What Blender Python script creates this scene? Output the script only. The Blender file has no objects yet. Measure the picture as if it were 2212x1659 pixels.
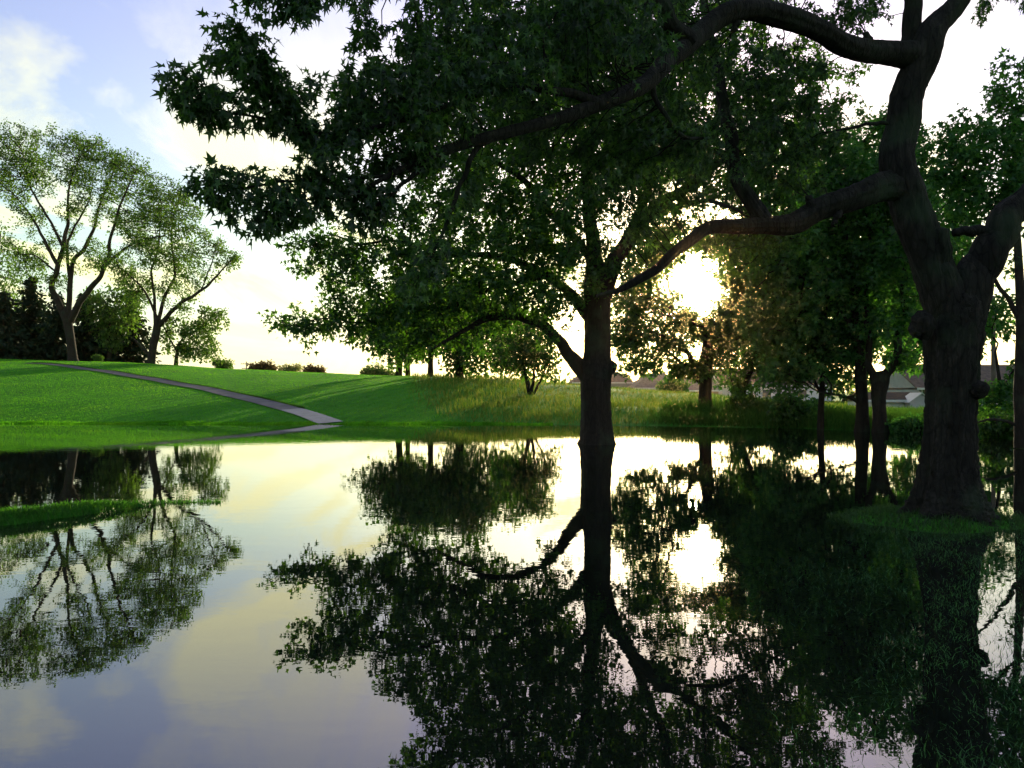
import bpy, math, random
import numpy as np
from mathutils import Vector

# ------------------------------------------------------------------ camera, sky, sun, exposure
S = bpy.context.scene
COL = S.collection
R = math.radians
HCAM, FPX, CX, HY = 1.6, 1736.0, 1106.0, 846.0       # eye height (m), focal length and horizon on a 2212-wide frame
cam = bpy.data.cameras.new("camera")
cam.lens = 36 * FPX / 2212; cam.sensor_width = 36
cam.shift_y = (HY - 829.5) / 2212
cam.clip_start = 0.05; cam.clip_end = 5000
camo = bpy.data.objects.new("camera", cam); COL.objects.link(camo)
camo.location = (0, 0, HCAM); camo.rotation_euler = (R(90), 0, 0)
S.camera = camo
SUN_AZ, SUN_EL = R(12.7), R(7.9)                      # azimuth clockwise from +Y
sun_dir = Vector((math.sin(SUN_AZ) * math.cos(SUN_EL), math.cos(SUN_AZ) * math.cos(SUN_EL), math.sin(SUN_EL)))

W = bpy.data.worlds.new("World"); S.world = W; W.use_nodes = True
nt = W.node_tree; nt.nodes.clear()
def N(nt, t, **kw):
    n = nt.nodes.new(t)
    for k, v in kw.items():
        if k.startswith("i_"):
            n.inputs[k[2:].replace("_", " ")].default_value = v
        else:
            setattr(n, k, v)
    return n
def math_node(nt, op, a, b=None, clamp=False):
    n = nt.nodes.new("ShaderNodeMath"); n.operation = op; n.use_clamp = clamp
    for i, v in enumerate((a, b)):
        if v is None: continue
        if isinstance(v, (int, float)): n.inputs[i].default_value = v
        else: nt.links.new(v, n.inputs[i])
    return n.outputs[0]
def mixcol(nt, fac, a, b, blend="MIX"):
    n = nt.nodes.new("ShaderNodeMix"); n.data_type = "RGBA"; n.blend_type = blend
    for i, v in ((0, fac), (6, a), (7, b)):
        if isinstance(v, (int, float)): n.inputs[i].default_value = v
        elif isinstance(v, tuple): n.inputs[i].default_value = (*v, 1)
        else: nt.links.new(v, n.inputs[i])
    return n.outputs[2]
def ramp(nt, fac, stops):
    n = nt.nodes.new("ShaderNodeValToRGB")
    while len(n.color_ramp.elements) < len(stops): n.color_ramp.elements.new(0.5)
    for e, (p, c) in zip(n.color_ramp.elements, stops):
        e.position = p; e.color = (*c, 1) if isinstance(c, tuple) else (c, c, c, 1)
    nt.links.new(fac, n.inputs[0]); return n.outputs[0]

sky = N(nt, "ShaderNodeTexSky", sky_type="NISHITA", sun_disc=False, sun_elevation=SUN_EL, sun_rotation=SUN_AZ,
        altitude=100, air_density=1.0, dust_density=1.6, ozone_density=2.5)
tc = N(nt, "ShaderNodeTexCoord")
sep = N(nt, "ShaderNodeSeparateXYZ"); nt.links.new(tc.outputs["Generated"], sep.inputs[0])
zz = math_node(nt, "ADD", math_node(nt, "MAXIMUM", sep.outputs[2], 0.0), 0.12)
cmb = N(nt, "ShaderNodeCombineXYZ")
nt.links.new(math_node(nt, "DIVIDE", sep.outputs[0], zz), cmb.inputs[0])
nt.links.new(math_node(nt, "DIVIDE", sep.outputs[1], zz), cmb.inputs[1])
cn = N(nt, "ShaderNodeTexNoise", i_Scale=1.35, i_Detail=8.0, i_Roughness=0.6, i_Distortion=0.9)
cmap = N(nt, "ShaderNodeMapping"); cmap.inputs["Scale"].default_value = (1.45, 0.62, 1.0); cmap.inputs["Rotation"].default_value = (0, 0, 0.12); cmap.inputs["Location"].default_value = (2.2, 1.1, 0.0)
nt.links.new(cmb.outputs[0], cmap.inputs[0]); nt.links.new(cmap.outputs[0], cn.inputs["Vector"])
cmask = ramp(nt, cn.outputs[0], [(0.47, 0.0), (0.62, 1.0)])
tfac = ramp(nt, sep.outputs[2], [(0.16, 0.0), (0.38, 1.0)])
tint = mixcol(nt, 1.0, sky.outputs[0], mixcol(nt, tfac, (1.0, 1.09, 0.92), (1.22, 1.04, 1.26)), "MULTIPLY")
# thin high veil: evens the sky out, thicker towards the horizon where the line of sight is longer
zv = math_node(nt, "ADD", math_node(nt, "MAXIMUM", sep.outputs[2], 0.0), 0.04)
veil = math_node(nt, "SUBTRACT", 1.0, math_node(nt, "EXPONENT", math_node(nt, "DIVIDE", -0.042, zv)))
skyv = mixcol(nt, veil, tint, (5.6, 5.5, 4.3))
# drifting cloud wisps, warm from the low sun
cfade = ramp(nt, sep.outputs[2], [(0.03, 0.35), (0.12, 1.0), (0.20, 1.0), (0.40, 0.2)])          # wisps thin out overhead
skyc = mixcol(nt, math_node(nt, "MULTIPLY", math_node(nt, "MULTIPLY", cmask, cfade), 0.85), skyv, (6.9, 6.4, 3.0))
# aureole of the veiled sun
dot = N(nt, "ShaderNodeVectorMath", operation="DOT_PRODUCT"); dot.inputs[1].default_value = sun_dir
nrm = N(nt, "ShaderNodeVectorMath", operation="NORMALIZE"); nt.links.new(tc.outputs["Generated"], nrm.inputs[0])
nt.links.new(nrm.outputs[0], dot.inputs[0])
ang = math_node(nt, "SUBTRACT", 1.0, dot.outputs["Value"])
aur = math_node(nt, "MULTIPLY", math_node(nt, "EXPONENT", math_node(nt, "MULTIPLY", ang, -420.0)), 60.0)
glow = mixcol(nt, 1.0, (0.0, 0.0, 0.0), (1.0, 0.78, 0.36), "ADD")
aurc = N(nt, "ShaderNodeVectorMath", operation="SCALE"); aurc.inputs[0].default_value = (1.0, 0.78, 0.36)
nt.links.new(aur, aurc.inputs["Scale"])
skyf = mixcol(nt, 1.0, skyc, aurc.outputs[0], "ADD")
bg = N(nt, "ShaderNodeBackground", i_Strength=0.135)
nt.links.new(skyf, bg.inputs[0])
wo = N(nt, "ShaderNodeOutputWorld"); nt.links.new(bg.outputs[0], wo.inputs[0])

sl = bpy.data.lights.new("sun", "SUN"); sl.energy = 4.5; sl.angle = R(0.53); sl.color = (1.0, 0.84, 0.55)
slo = bpy.data.objects.new("sun", sl); COL.objects.link(slo)
slo.rotation_euler = (-sun_dir).to_track_quat("-Z", "Y").to_euler()
slo.location = (30, 100, 40)
S.view_settings.view_transform = "Standard"; S.view_settings.look = "None"
S.view_settings.gamma = 1.0; S.view_settings.use_curve_mapping = False
S.view_settings.exposure = 0.9
S.render.engine = "CYCLES"
S.cycles.max_bounces = 3; S.cycles.diffuse_bounces = 1; S.cycles.glossy_bounces = 2
S.cycles.transmission_bounces = 3; S.cycles.transparent_max_bounces = 4
S.cycles.sample_clamp_indirect = 6.0
S.cycles.use_denoising = True
S.cycles.use_adaptive_sampling = True; S.cycles.adaptive_threshold = 0.03; S.cycles.adaptive_min_samples = 16

rng = np.random.default_rng(7)
random.seed(7)

# ------------------------------------------------------------------ helpers
def P(px, py, d):
    """a point seen at (px, py) of the 2212-wide frame, d metres ahead"""
    return np.array([(px - CX) / FPX * d, d, HCAM + (HY - py) / FPX * d])
def build(name, V, F, mat, parent=None, smooth=True, extra=None):
    """F: list of integer index arrays (n,3) or (n,4)"""
    me = bpy.data.meshes.new(name)
    V = np.asarray(V, dtype=np.float32)
    F = [np.asarray(f, dtype=np.int32) for f in (F if isinstance(F, list) else [F])]
    F = [f for f in F if len(f)]
    loops = np.concatenate([f.ravel() for f in F])
    sizes = np.concatenate([np.full(len(f), f.shape[1], dtype=np.int32) for f in F])
    starts = np.concatenate([[0], np.cumsum(sizes)[:-1]]).astype(np.int32)
    me.vertices.add(len(V)); me.vertices.foreach_set("co", V.ravel())
    me.loops.add(len(loops)); me.loops.foreach_set("vertex_index", loops)
    me.polygons.add(len(sizes)); me.polygons.foreach_set("loop_start", starts)
    try: me.polygons.foreach_set("loop_total", sizes)
    except Exception: pass
    me.polygons.foreach_set("use_smooth", np.full(len(sizes), bool(smooth)))
    me.update(calc_edges=True); me.validate()
    if mat: me.materials.append(mat)
    o = bpy.data.objects.new(name, me); COL.objects.link(o)
    if parent is not None: o.parent = parent
    return o
def empty(name, loc, label=None, cat=None, group=None):
    o = bpy.data.objects.new(name, None); COL.objects.link(o); o.location = [float(c) for c in loc]
    o.empty_display_size = 0.2
    tag(o, label, cat, group); return o
def tag(o, label=None, cat=None, group=None, kind=None):
    if label: o["label"] = label
    if cat: o["category"] = cat
    if group: o["group"] = group
    if kind: o["kind"] = kind
    return o
def norm(v): return v / (np.linalg.norm(v, axis=-1, keepdims=True) + 1e-9)
def catmull(pts, n):
    """pts (k,m) -> smooth resampled curve with about n points per span"""
    p = np.asarray(pts, float)
    if len(p) < 3:
        t = np.linspace(0, 1, n + 1)[:, None]
        return p[0] * (1 - t) + p[-1] * t
    q = np.vstack([2 * p[0] - p[1], p, 2 * p[-1] - p[-2]])
    out = []
    for i in range(1, len(q) - 2):
        t = np.linspace(0, 1, n, endpoint=False)[:, None]
        a, b, c, d = q[i - 1], q[i], q[i + 1], q[i + 2]
        out.append(0.5 * ((2 * b) + (-a + c) * t + (2 * a - 5 * b + 4 * c - d) * t**2 + (-a + 3 * b - 3 * c + d) * t**3))
    return np.vstack(out + [p[-1:]])
def tube(path, rad, sides=10, rough=0.0, flute=0.0, cap=True, seed=0):
    """swept tube along path (n,3); rough = lumps, flute = lengthwise ridges"""
    path = np.asarray(path, float); n = len(path); rad = np.asarray(rad, float)
    T = norm(np.gradient(path, axis=0))
    up = np.array([0.0, 0, 1]) if abs(T[0][2]) < 0.9 else np.array([1.0, 0, 0])
    u = norm(np.cross(T[0], up)); U = [u]
    for i in range(1, n):
        u = u - T[i] * np.dot(u, T[i]); u = u / np.linalg.norm(u); U.append(u)
    U = np.array(U); Vv = np.cross(T, U)
    a = np.linspace(0, 2 * math.pi, sides, endpoint=False)
    rs = np.random.default_rng(seed)
    L = np.concatenate([[0], np.cumsum(np.linalg.norm(np.diff(path, axis=0), axis=1))])
    mod = np.ones((n, sides))
    if rough or flute:
        for k in range(5):
            f = rs.integers(1, 4); w = rs.uniform(0.6, 3.0); ph = rs.uniform(0, 6.28)
            mod += rough * 0.4 * np.sin(f * a[None] + w * L[:, None] / max(rad.mean() * 4, 0.05) + ph)
        if flute:
            for k in range(4):
                f = rs.integers(5, 14); ph = rs.uniform(0, 6.28); w = rs.uniform(-0.8, 0.8)
                mod += flute * 0.5 * np.sin(f * a[None] + w * L[:, None] + ph) * (0.7 + 0.5 * np.sin(1.7 * L[:, None] + ph))
            wan = np.cumsum(rs.normal(0, 0.10, n))[:, None]
            for f, amp in ((9, 1.0), (16, 0.7), (23, 0.45)):     # furrows that wander up the stem
                w = np.cumsum(rs.normal(0, 0.16, n))[:, None]
                mod -= flute * amp * (1 - np.abs(np.sin(0.5 * f * a[None] * 1.0 + w + wan * f * 0.2)) ** 0.5) * (0.55 + 0.45 * np.sin(2.3 * L[:, None] + f + 3 * a[None]))
            mod += flute * 0.25 * rs.standard_normal((n, sides))
    r = rad[:, None] * mod
    V = path[:, None] + r[..., None] * (np.cos(a)[None, :, None] * U[:, None] + np.sin(a)[None, :, None] * Vv[:, None])
    V = V.reshape(-1, 3)
    i, j = np.meshgrid(np.arange(n - 1), np.arange(sides), indexing="ij")
    j2 = (j + 1) % sides
    F = [np.stack([i * sides + j, i * sides + j2, (i + 1) * sides + j2, (i + 1) * sides + j], -1).reshape(-1, 4)]
    if cap:
        V = np.vstack([V, path[-1:] + T[-1:] * rad[-1] * 0.4])
        j = np.arange(sides)
        F.append(np.stack([(n - 1) * sides + j, (n - 1) * sides + (j + 1) % sides, np.full(sides, n * sides)], -1))
    return V, F
def join(parts):
    V, F3, F4, off = [], [], [], 0
    for v, f in parts:
        V.append(v)
        for x in (f if isinstance(f, list) else [f]):
            x = np.asarray(x)
            (F3 if x.shape[1] == 3 else F4).append(x + off)
        off += len(v)
    F = []
    if F3: F.append(np.vstack(F3))
    if F4: F.append(np.vstack(F4))
    return np.vstack(V), F
def box(x0, x1, y0, y1, z0, z1):
    V = np.array([[x, y, z] for z in (z0, z1) for y in (y0, y1) for x in (x0, x1)], float)
    F = np.array([[0, 2, 3, 1], [4, 5, 7, 6], [0, 1, 5, 4], [2, 6, 7, 3], [0, 4, 6, 2], [1, 3, 7, 5]])
    return V, [F]

# ------------------------------------------------------------------ materials
def mat(name):
    m = bpy.data.materials.new(name); m.use_nodes = True; m.node_tree.nodes.clear()
    return m, m.node_tree
def out(nt, sh): 
    o = nt.nodes.new("ShaderNodeOutputMaterial"); nt.links.new(sh, o.inputs[0])
def leaf_mat(name, c_dark, c_mid, c_light, trans=0.45, tcol=None, gloss=0.03, scale=0.6, stripes=False):
    """leaf: diffuse + light passing through the blade + faint gloss; colour varies leaf by leaf and clump by clump"""
    m, nt = mat(name)
    geo = N(nt, "ShaderNodeNewGeometry"); tcn = N(nt, "ShaderNodeTexCoord")
    nz = N(nt, "ShaderNodeTexNoise", i_Scale=scale, i_Detail=2.0); nt.links.new(tcn.outputs["Object"], nz.inputs["Vector"])
    f = math_node(nt, "ADD", math_node(nt, "MULTIPLY", geo.outputs["Random Per Island"], 0.55), math_node(nt, "MULTIPLY", nz.outputs[0], 0.45))
    c = ramp(nt, f, [(0.15, c_dark), (0.5, c_mid), (0.85, c_light)])
    if stripes:                                         # mowing stripes, patchy turf, and sun streaks painted into the colour
        mpn = N(nt, "ShaderNodeMapping"); mpn.inputs["Rotation"].default_value = (0, 0, 0.22); nt.links.new(geo.outputs["Position"], mpn.inputs[0])
        wv = N(nt, "ShaderNodeTexWave", i_Scale=0.32, i_Distortion=1.2, i_Detail=2.0); wv.inputs["Detail Scale"].default_value = 0.6; nt.links.new(mpn.outputs[0], wv.inputs["Vector"])
        pn_ = N(nt, "ShaderNodeTexNoise", i_Scale=0.22, i_Detail=5.0, i_Roughness=0.6); nt.links.new(geo.outputs["Position"], pn_.inputs["Vector"])
        pn2 = N(nt, "ShaderNodeTexNoise", i_Scale=1.4, i_Detail=4.0, i_Roughness=0.7); nt.links.new(geo.outputs["Position"], pn2.inputs["Vector"])
        c = mixcol(nt, 1.0, c, ramp(nt, wv.outputs[1], [(0.2, 0.86), (0.8, 1.12)]), "MULTIPLY")
        c = mixcol(nt, 1.0, c, ramp(nt, pn_.outputs[0], [(0.3, (0.66, 0.76, 0.8)), (0.52, (1.0, 1.0, 1.0)), (0.72, (1.65, 1.15, 1.1))]), "MULTIPLY")
        c = mixcol(nt, 1.0, c, ramp(nt, pn2.outputs[0], [(0.3, 0.75), (0.7, 1.25)]), "MULTIPLY")
    df = N(nt, "ShaderNodeBsdfDiffuse"); nt.links.new(c, df.inputs[0])
    tr = N(nt, "ShaderNodeBsdfTranslucent")
    t = mixcol(nt, 1.0, c, tcol or (1.5, 1.45, 0.6), "MULTIPLY"); nt.links.new(t, tr.inputs[0])
    mx = N(nt, "ShaderNodeMixShader"); mx.inputs[0].default_value = trans
    nt.links.new(df.outputs[0], mx.inputs[1]); nt.links.new(tr.outputs[0], mx.inputs[2])
    gl = N(nt, "ShaderNodeBsdfGlossy", i_Roughness=0.45); gl.inputs[0].default_value = (1, 1, 1, 1)
    m2 = N(nt, "ShaderNodeMixShader"); m2.inputs[0].default_value = gloss
    nt.links.new(mx.outputs[0], m2.inputs[1]); nt.links.new(gl.outputs[0], m2.inputs[2])
    out(nt, m2.outputs[0]); return m
def bark_mat(name, c0, c1, c2, sc=1.0, bump=0.6):
    m, nt = mat(name)
    tcn = N(nt, "ShaderNodeTexCoord"); mp = N(nt, "ShaderNodeMapping"); mp.inputs["Scale"].default_value = (sc, sc, sc * 0.22)
    nt.links.new(tcn.outputs["Object"], mp.inputs[0])
    n1 = N(nt, "ShaderNodeTexNoise", i_Scale=9.0, i_Detail=8.0, i_Roughness=0.65, i_Distortion=0.5); nt.links.new(mp.outputs[0], n1.inputs["Vector"])
    v = N(nt, "ShaderNodeTexVoronoi", i_Scale=14.0, feature="DISTANCE_TO_EDGE"); nt.links.new(mp.outputs[0], v.inputs["Vector"])
    h = math_node(nt, "ADD", math_node(nt, "MULTIPLY", n1.outputs[0], 0.7), math_node(nt, "MINIMUM", v.outputs["Distance"], 0.12))
    c = ramp(nt, h, [(0.25, c0), (0.5, c1), (0.8, c2)])
    n2 = N(nt, "ShaderNodeTexNoise", i_Scale=1.6, i_Detail=3.0); nt.links.new(tcn.outputs["Object"], n2.inputs["Vector"])
    mo = ramp(nt, n2.outputs[0], [(0.52, 0.0), (0.68, 0.55)])
    c = mixcol(nt, mo, c, (0.035, 0.055, 0.03))         # algae and moss patches
    b = N(nt, "ShaderNodeBump", i_Strength=bump, i_Distance=0.05); nt.links.new(h, b.inputs["Height"])
    p = N(nt, "ShaderNodeBsdfPrincipled", i_Roughness=0.9); p.inputs["Specular IOR Level"].default_value = 0.15
    nt.links.new(c, p.inputs["Base Color"]); nt.links.new(b.outputs[0], p.inputs["Normal"])
    out(nt, p.outputs[0]); return m
def plain_mat(name, c, rough=0.8, noise=0.12, scale=4.0, spec=0.3):
    m, nt = mat(name)
    tcn = N(nt, "ShaderNodeTexCoord")
    nz = N(nt, "ShaderNodeTexNoise", i_Scale=scale, i_Detail=5.0); nt.links.new(tcn.outputs["Object"], nz.inputs["Vector"])
    lo = tuple(x * (1 - 2 * noise) for x in c); hi = tuple(min(1, x * (1 + 2 * noise)) for x in c)
    col = ramp(nt, nz.outputs[0], [(0.25, lo), (0.75, hi)])
    p = N(nt, "ShaderNodeBsdfPrincipled", i_Roughness=rough); p.inputs["Specular IOR Level"].default_value = spec
    nt.links.new(col, p.inputs["Base Color"]); out(nt, p.outputs[0]); return m

M = {}
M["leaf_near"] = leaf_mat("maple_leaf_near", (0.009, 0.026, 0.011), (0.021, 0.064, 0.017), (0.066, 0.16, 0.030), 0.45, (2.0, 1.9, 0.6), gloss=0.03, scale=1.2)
M["leaf_mid"] = leaf_mat("maple_leaf_mid", (0.012, 0.04, 0.010), (0.026, 0.082, 0.015), (0.064, 0.145, 0.024), 0.5, (2.1, 2.0, 0.55), gloss=0.02, scale=0.5)
M["leaf_right"] = leaf_mat("shade_leaf", (0.015, 0.06, 0.018), (0.034, 0.122, 0.030), (0.075, 0.185, 0.036), 0.5, (1.9, 1.9, 0.6), gloss=0.02, scale=0.4)
M["leaf_far"] = leaf_mat("light_leaf", (0.032, 0.078, 0.018), (0.065, 0.145, 0.028), (0.115, 0.21, 0.04), 0.55, gloss=0.02, scale=0.18)
M["leaf_conifer"] = leaf_mat("conifer_needle", (0.010, 0.024, 0.016), (0.016, 0.036, 0.022), (0.024, 0.05, 0.026), 0.2, gloss=0.01, scale=0.2)
M["leaf_red"] = leaf_mat("reddish_leaf", (0.045, 0.03, 0.022), (0.07, 0.05, 0.03), (0.09, 0.075, 0.035), 0.4, gloss=0.01, scale=0.3)
M["leaf_pale"] = leaf_mat("pale_leaf", (0.12, 0.15, 0.07), (0.18, 0.2, 0.09), (0.22, 0.24, 0.1), 0.5, gloss=0.01, scale=0.3)
M["grass_lawn"] = leaf_mat("lawn_blade", (0.042, 0.205, 0.014), (0.06, 0.26, 0.018), (0.088, 0.31, 0.026), 0.5, (2.2, 1.75, 0.6), 0.0, 0.3, stripes=True)
M["grass_meadow"] = leaf_mat("meadow_blade", (0.04, 0.11, 0.02), (0.085, 0.16, 0.03), (0.2, 0.21, 0.065), 0.5, (1.5, 1.35, 0.6), 0.0, 0.25)
M["grass_shade"] = leaf_mat("shade_toned_blade", (0.025, 0.07, 0.02), (0.04, 0.11, 0.025), (0.07, 0.15, 0.03), 0.45, gloss=0.0, scale=0.5)  # green darkened to paint in shade on the bank and path lip
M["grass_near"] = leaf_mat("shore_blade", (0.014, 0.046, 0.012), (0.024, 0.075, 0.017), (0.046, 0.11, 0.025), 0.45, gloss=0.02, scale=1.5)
M["grass_spit"] = leaf_mat("spit_blade", (0.024, 0.10, 0.016), (0.038, 0.15, 0.02), (0.06, 0.19, 0.028), 0.5, (1.8, 1.6, 0.6), 0.01, 1.2)
M["grass_flood"] = leaf_mat("wet_blade", (0.017, 0.075, 0.026), (0.03, 0.12, 0.036), (0.05, 0.155, 0.04), 0.4, gloss=0.02, scale=1.5)
M["bark_near"] = bark_mat("maple_bark_near", (0.005, 0.0047, 0.004), (0.02, 0.0185, 0.0155), (0.075, 0.069, 0.058), 1.0, 0.9)  # wide dark-to-light spread paints in furrow shade and lit streaks
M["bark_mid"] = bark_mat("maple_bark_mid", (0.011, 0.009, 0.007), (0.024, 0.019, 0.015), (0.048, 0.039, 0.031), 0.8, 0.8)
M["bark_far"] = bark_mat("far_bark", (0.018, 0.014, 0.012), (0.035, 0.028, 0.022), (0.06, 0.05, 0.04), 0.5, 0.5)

# ------------------------------------------------------------------ terrain
SX = np.array([-220, -60, -25, 0, 6, 12, 15.7, 17.2, 20, 26, 60, 220.0])
SY = np.array([48, 42, 40.3, 39.5, 38, 35, 30.5, 26, 21, 17, 14, 14.0])
HA = np.array([-1.2, -0.64, -0.464, -0.35, -0.205, -0.119, 0.054, 0.17, 0.25, 0.34, 0.45, 0.64, 1.4])
HD = np.array([100, 100, 94, 88, 79, 76, 71, 66, 63, 60, 58, 58, 58.0])             # how far off the crest lies
HYC = np.array([770, 775, 785, 797, 808, 812, 829, 844, 856, 872, 886, 888, 888.0])
HH = HCAM + (HY - HYC) / FPX * HD
XBY = np.array([30, 40, 45, 60, 100, 300.0]); XBX = np.array([0.5, -2.2, -4.4, -6.9, -12.3, -36.0])
def shore(X): return np.interp(X, SX, SY)
def sstep(a, b, x):
    t = np.clip((x - a) / (b - a), 0, 1); return t * t * (3 - 2 * t)
def wob(X, Y, f, s=0):
    return (np.sin(X * f + 1.3 + s) * np.cos(Y * f * 0.83 - 0.7 + 2 * s) + 0.5 * np.sin(X * f * 2.1 - Y * f * 1.7 + 3 * s)) / 1.5
def island(X, Y):
    """low grass spit rising out of the water at the left"""
    sy = np.interp(X, [-14, -6.2, -5.5, -4.95], [8.3, 9.75, 10.75, 11.6])
    wdt = np.interp(X, [-14, -6.2, -5.6, -4.9], [1.5, 0.75, 0.55, 0.12])
    q = np.clip(1 - ((Y - sy) / wdt) ** 2, -3, 1)
    fade = sstep(-4.85, -5.8, X)
    return np.where(X < -4.2, -0.25 + (0.25 + 0.13 * fade) * np.maximum(q, -1), -9)
def mound_top(X, Y):
    d1 = np.hypot((X - 5.45) / 1.25, (Y - 10.0) / 1.0)
    d3 = np.hypot((X - 7.6) / 2.0, (Y - 9.9) / 0.95)
    return np.maximum(0.10 - 0.12 * d1 ** 1.5, 0.06 - 0.12 * d3 ** 1.5) + 0.045 * wob(X, Y, 2.0) + 0.03 * wob(X, Y, 4.6, 2)
def mound(X, Y):
    """ground swell carrying the near maple and the shallow grass shelf in front of it"""
    sh = -0.035 - 0.16 * (1 - sstep(1.5, 2.9, X + 0.05 * (Y - 6))) - 0.25 * sstep(9.6, 12.5, Y)
    sh = sh + 0.09 * sstep(3.0, 5.5, X) * sstep(6.0, 2.5, Y)
    m2 = np.where(X > 0.5, sh, -0.25)
    return np.maximum(np.maximum(mound_top(X, Y), m2), -0.5)
def near_bank(X, Y):
    return 0.25 * (1.6 - Y) + 0.02 * wob(X, Y, 1.3)
def terrain(X, Y):
    X = np.asarray(X, float); Y = np.asarray(Y, float)
    ys = shore(X) + 0.25 * wob(X, Y * 0, 0.55)
    s = Y - ys
    a = X / np.maximum(Y, 20)
    h = np.interp(a, HA, HH)
    dc = np.interp(a, HA, HD); span = np.maximum(dc - ys, 10)
    u = np.clip(s / span, 0, 1)
    z = h * (1 - (1 - u) ** 1.22)
    mead = sstep(-1.0, 3.0, X - np.interp(Y, XBY, XBX))
    bank = 0.72 * sstep(0, 7.5, s) * mead
    z = np.maximum(z, np.minimum(bank, h * 0.9)) + 0.06 * wob(X, Y, 0.21) * sstep(2, 12, s)
    z = z + 0.004 + mead * 0.08 * wob(X, Y, 0.5, 1) * sstep(1, 5, s)
    back = np.maximum(Y - dc - 3, 0)
    z = z - np.minimum(0.03 * back, np.maximum(h - 0.25, 0))
    zin = np.maximum(-0.6, 0.07 * s)
    z = np.where(s < 0, zin, z)
    near = np.maximum(np.maximum(island(X, Y), mound(X, Y)), near_bank(X, Y))
    z = np.where(Y < 13.5, np.maximum(z, near), z)
    return z
def hit(px, py, d0=30.0, d1=125.0):
    """first terrain point along the line of sight, to lay the path and plants on the slope"""
    d = np.linspace(d0, d1, 4000)
    X = (px - CX) / FPX * d; Z = HCAM + (HY - py) / FPX * d
    g = terrain(X, d)
    k = np.argmax(Z <= g)
    if Z[k] > g[k]: k = len(d) - 1
    return float(X[k]), float(d[k]), float(g[k])
xs = np.concatenate([np.linspace(-700, -80, 16), np.arange(-76, -16, 1.2), np.arange(-16, 20, 0.4), np.arange(20, 80, 1.2), np.linspace(84, 700, 16)])
ysl = np.concatenate([np.linspace(-60, -6, 8), np.arange(-5, 16, 0.3), np.arange(16, 25, 1.0), np.arange(25, 50, 0.5), np.arange(50, 125, 1.0), np.linspace(127, 1200, 30)])
GX, GY = np.meshgrid(xs, ysl)
GZ = terrain(GX, GY)
V = np.stack([GX, GY, GZ], -1).reshape(-1, 3)
nx, ny = len(xs), len(ysl)
i, j = np.meshgrid(np.arange(ny - 1), np.arange(nx - 1), indexing="ij")
F = np.stack([i * nx + j, i * nx + j + 1, (i + 1) * nx + j + 1, (i + 1) * nx + j], -1).reshape(-1, 4)

gm, nt = mat("turf_soil")
geo = N(nt, "ShaderNodeNewGeometry")
nz = N(nt, "ShaderNodeTexNoise", i_Scale=0.35, i_Detail=6.0, i_Roughness=0.65); nt.links.new(geo.outputs["Position"], nz.inputs["Vector"])
nz2 = N(nt, "ShaderNodeTexNoise", i_Scale=14.0, i_Detail=4.0, i_Roughness=0.7); nt.links.new(geo.outputs["Position"], nz2.inputs["Vector"])
mixn = math_node(nt, "ADD", math_node(nt, "MULTIPLY", nz.outputs[0], 0.5), math_node(nt, "MULTIPLY", nz2.outputs[0], 0.5))
c = ramp(nt, mixn, [(0.3, (0.03, 0.15, 0.012)), (0.55, (0.046, 0.21, 0.016)), (0.75, (0.066, 0.25, 0.02))])
b = N(nt, "ShaderNodeBump", i_Strength=0.6, i_Distance=0.04); nt.links.new(nz2.outputs[0], b.inputs["Height"])
p = N(nt, "ShaderNodeBsdfPrincipled", i_Roughness=0.95); p.inputs["Specular IOR Level"].default_value = 0.05
nt.links.new(c, p.inputs["Base Color"]); nt.links.new(b.outputs[0], p.inputs["Normal"]); out(nt, p.outputs[0])
ground = build("ground", V, F, gm); tag(ground, "gently rising turf ground with the pond bed", kind="structure")

# ------------------------------------------------------------------ water
wm, nt = mat("pond_water")
geo = N(nt, "ShaderNodeNewGeometry")
mp = N(nt, "ShaderNodeMapping"); mp.inputs["Scale"].default_value = (1.0, 1.7, 1.0)
nt.links.new(geo.outputs["Position"], mp.inputs[0])
w1 = N(nt, "ShaderNodeTexNoise", i_Scale=1.6, i_Detail=3.0, i_Roughness=0.55, i_Distortion=0.4); nt.links.new(mp.outputs[0], w1.inputs["Vector"])
w2 = N(nt, "ShaderNodeTexNoise", i_Scale=7.0, i_Detail=2.0, i_Roughness=0.5); nt.links.new(mp.outputs[0], w2.inputs["Vector"])
w3 = N(nt, "ShaderNodeTexNoise", i_Scale=0.12, i_Detail=2.0); nt.links.new(geo.outputs["Position"], w3.inputs["Vector"])
calm = ramp(nt, w3.outputs[0], [(0.42, 0.12), (0.62, 1.0)])       # breeze patches
hgt = math_node(nt, "ADD", math_node(nt, "MULTIPLY", w1.outputs[0], 1.0), math_node(nt, "MULTIPLY", math_node(nt, "MULTIPLY", w2.outputs[0], calm), 0.14))
b = N(nt, "ShaderNodeBump", i_Strength=1.0, i_Distance=0.0009); nt.links.new(hgt, b.inputs["Height"])
fr = N(nt, "ShaderNodeFresnel", i_IOR=2.1); nt.links.new(b.outputs[0], fr.inputs["Normal"])
df = N(nt, "ShaderNodeBsdfDiffuse"); df.inputs[0].default_value = (0.006, 0.009, 0.006, 1)
gl = N(nt, "ShaderNodeBsdfGlossy", i_Roughness=0.0); gl.inputs[0].default_value = (1, 1, 1, 1); nt.links.new(b.outputs[0], gl.inputs["Normal"])
mx = N(nt, "ShaderNodeMixShader"); nt.links.new(fr.outputs[0], mx.inputs[0]); nt.links.new(df.outputs[0], mx.inputs[1]); nt.links.new(gl.outputs[0], mx.inputs[2])
out(nt, mx.outputs[0])
water = build("water", [[-300, -4, 0], [300, -4, 0], [300, 60, 0], [-300, 60, 0]], np.array([[0, 1, 2, 3]]), wm, smooth=False)
tag(water, "still dark flood water mirroring the sky and trees", kind="structure")

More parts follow.
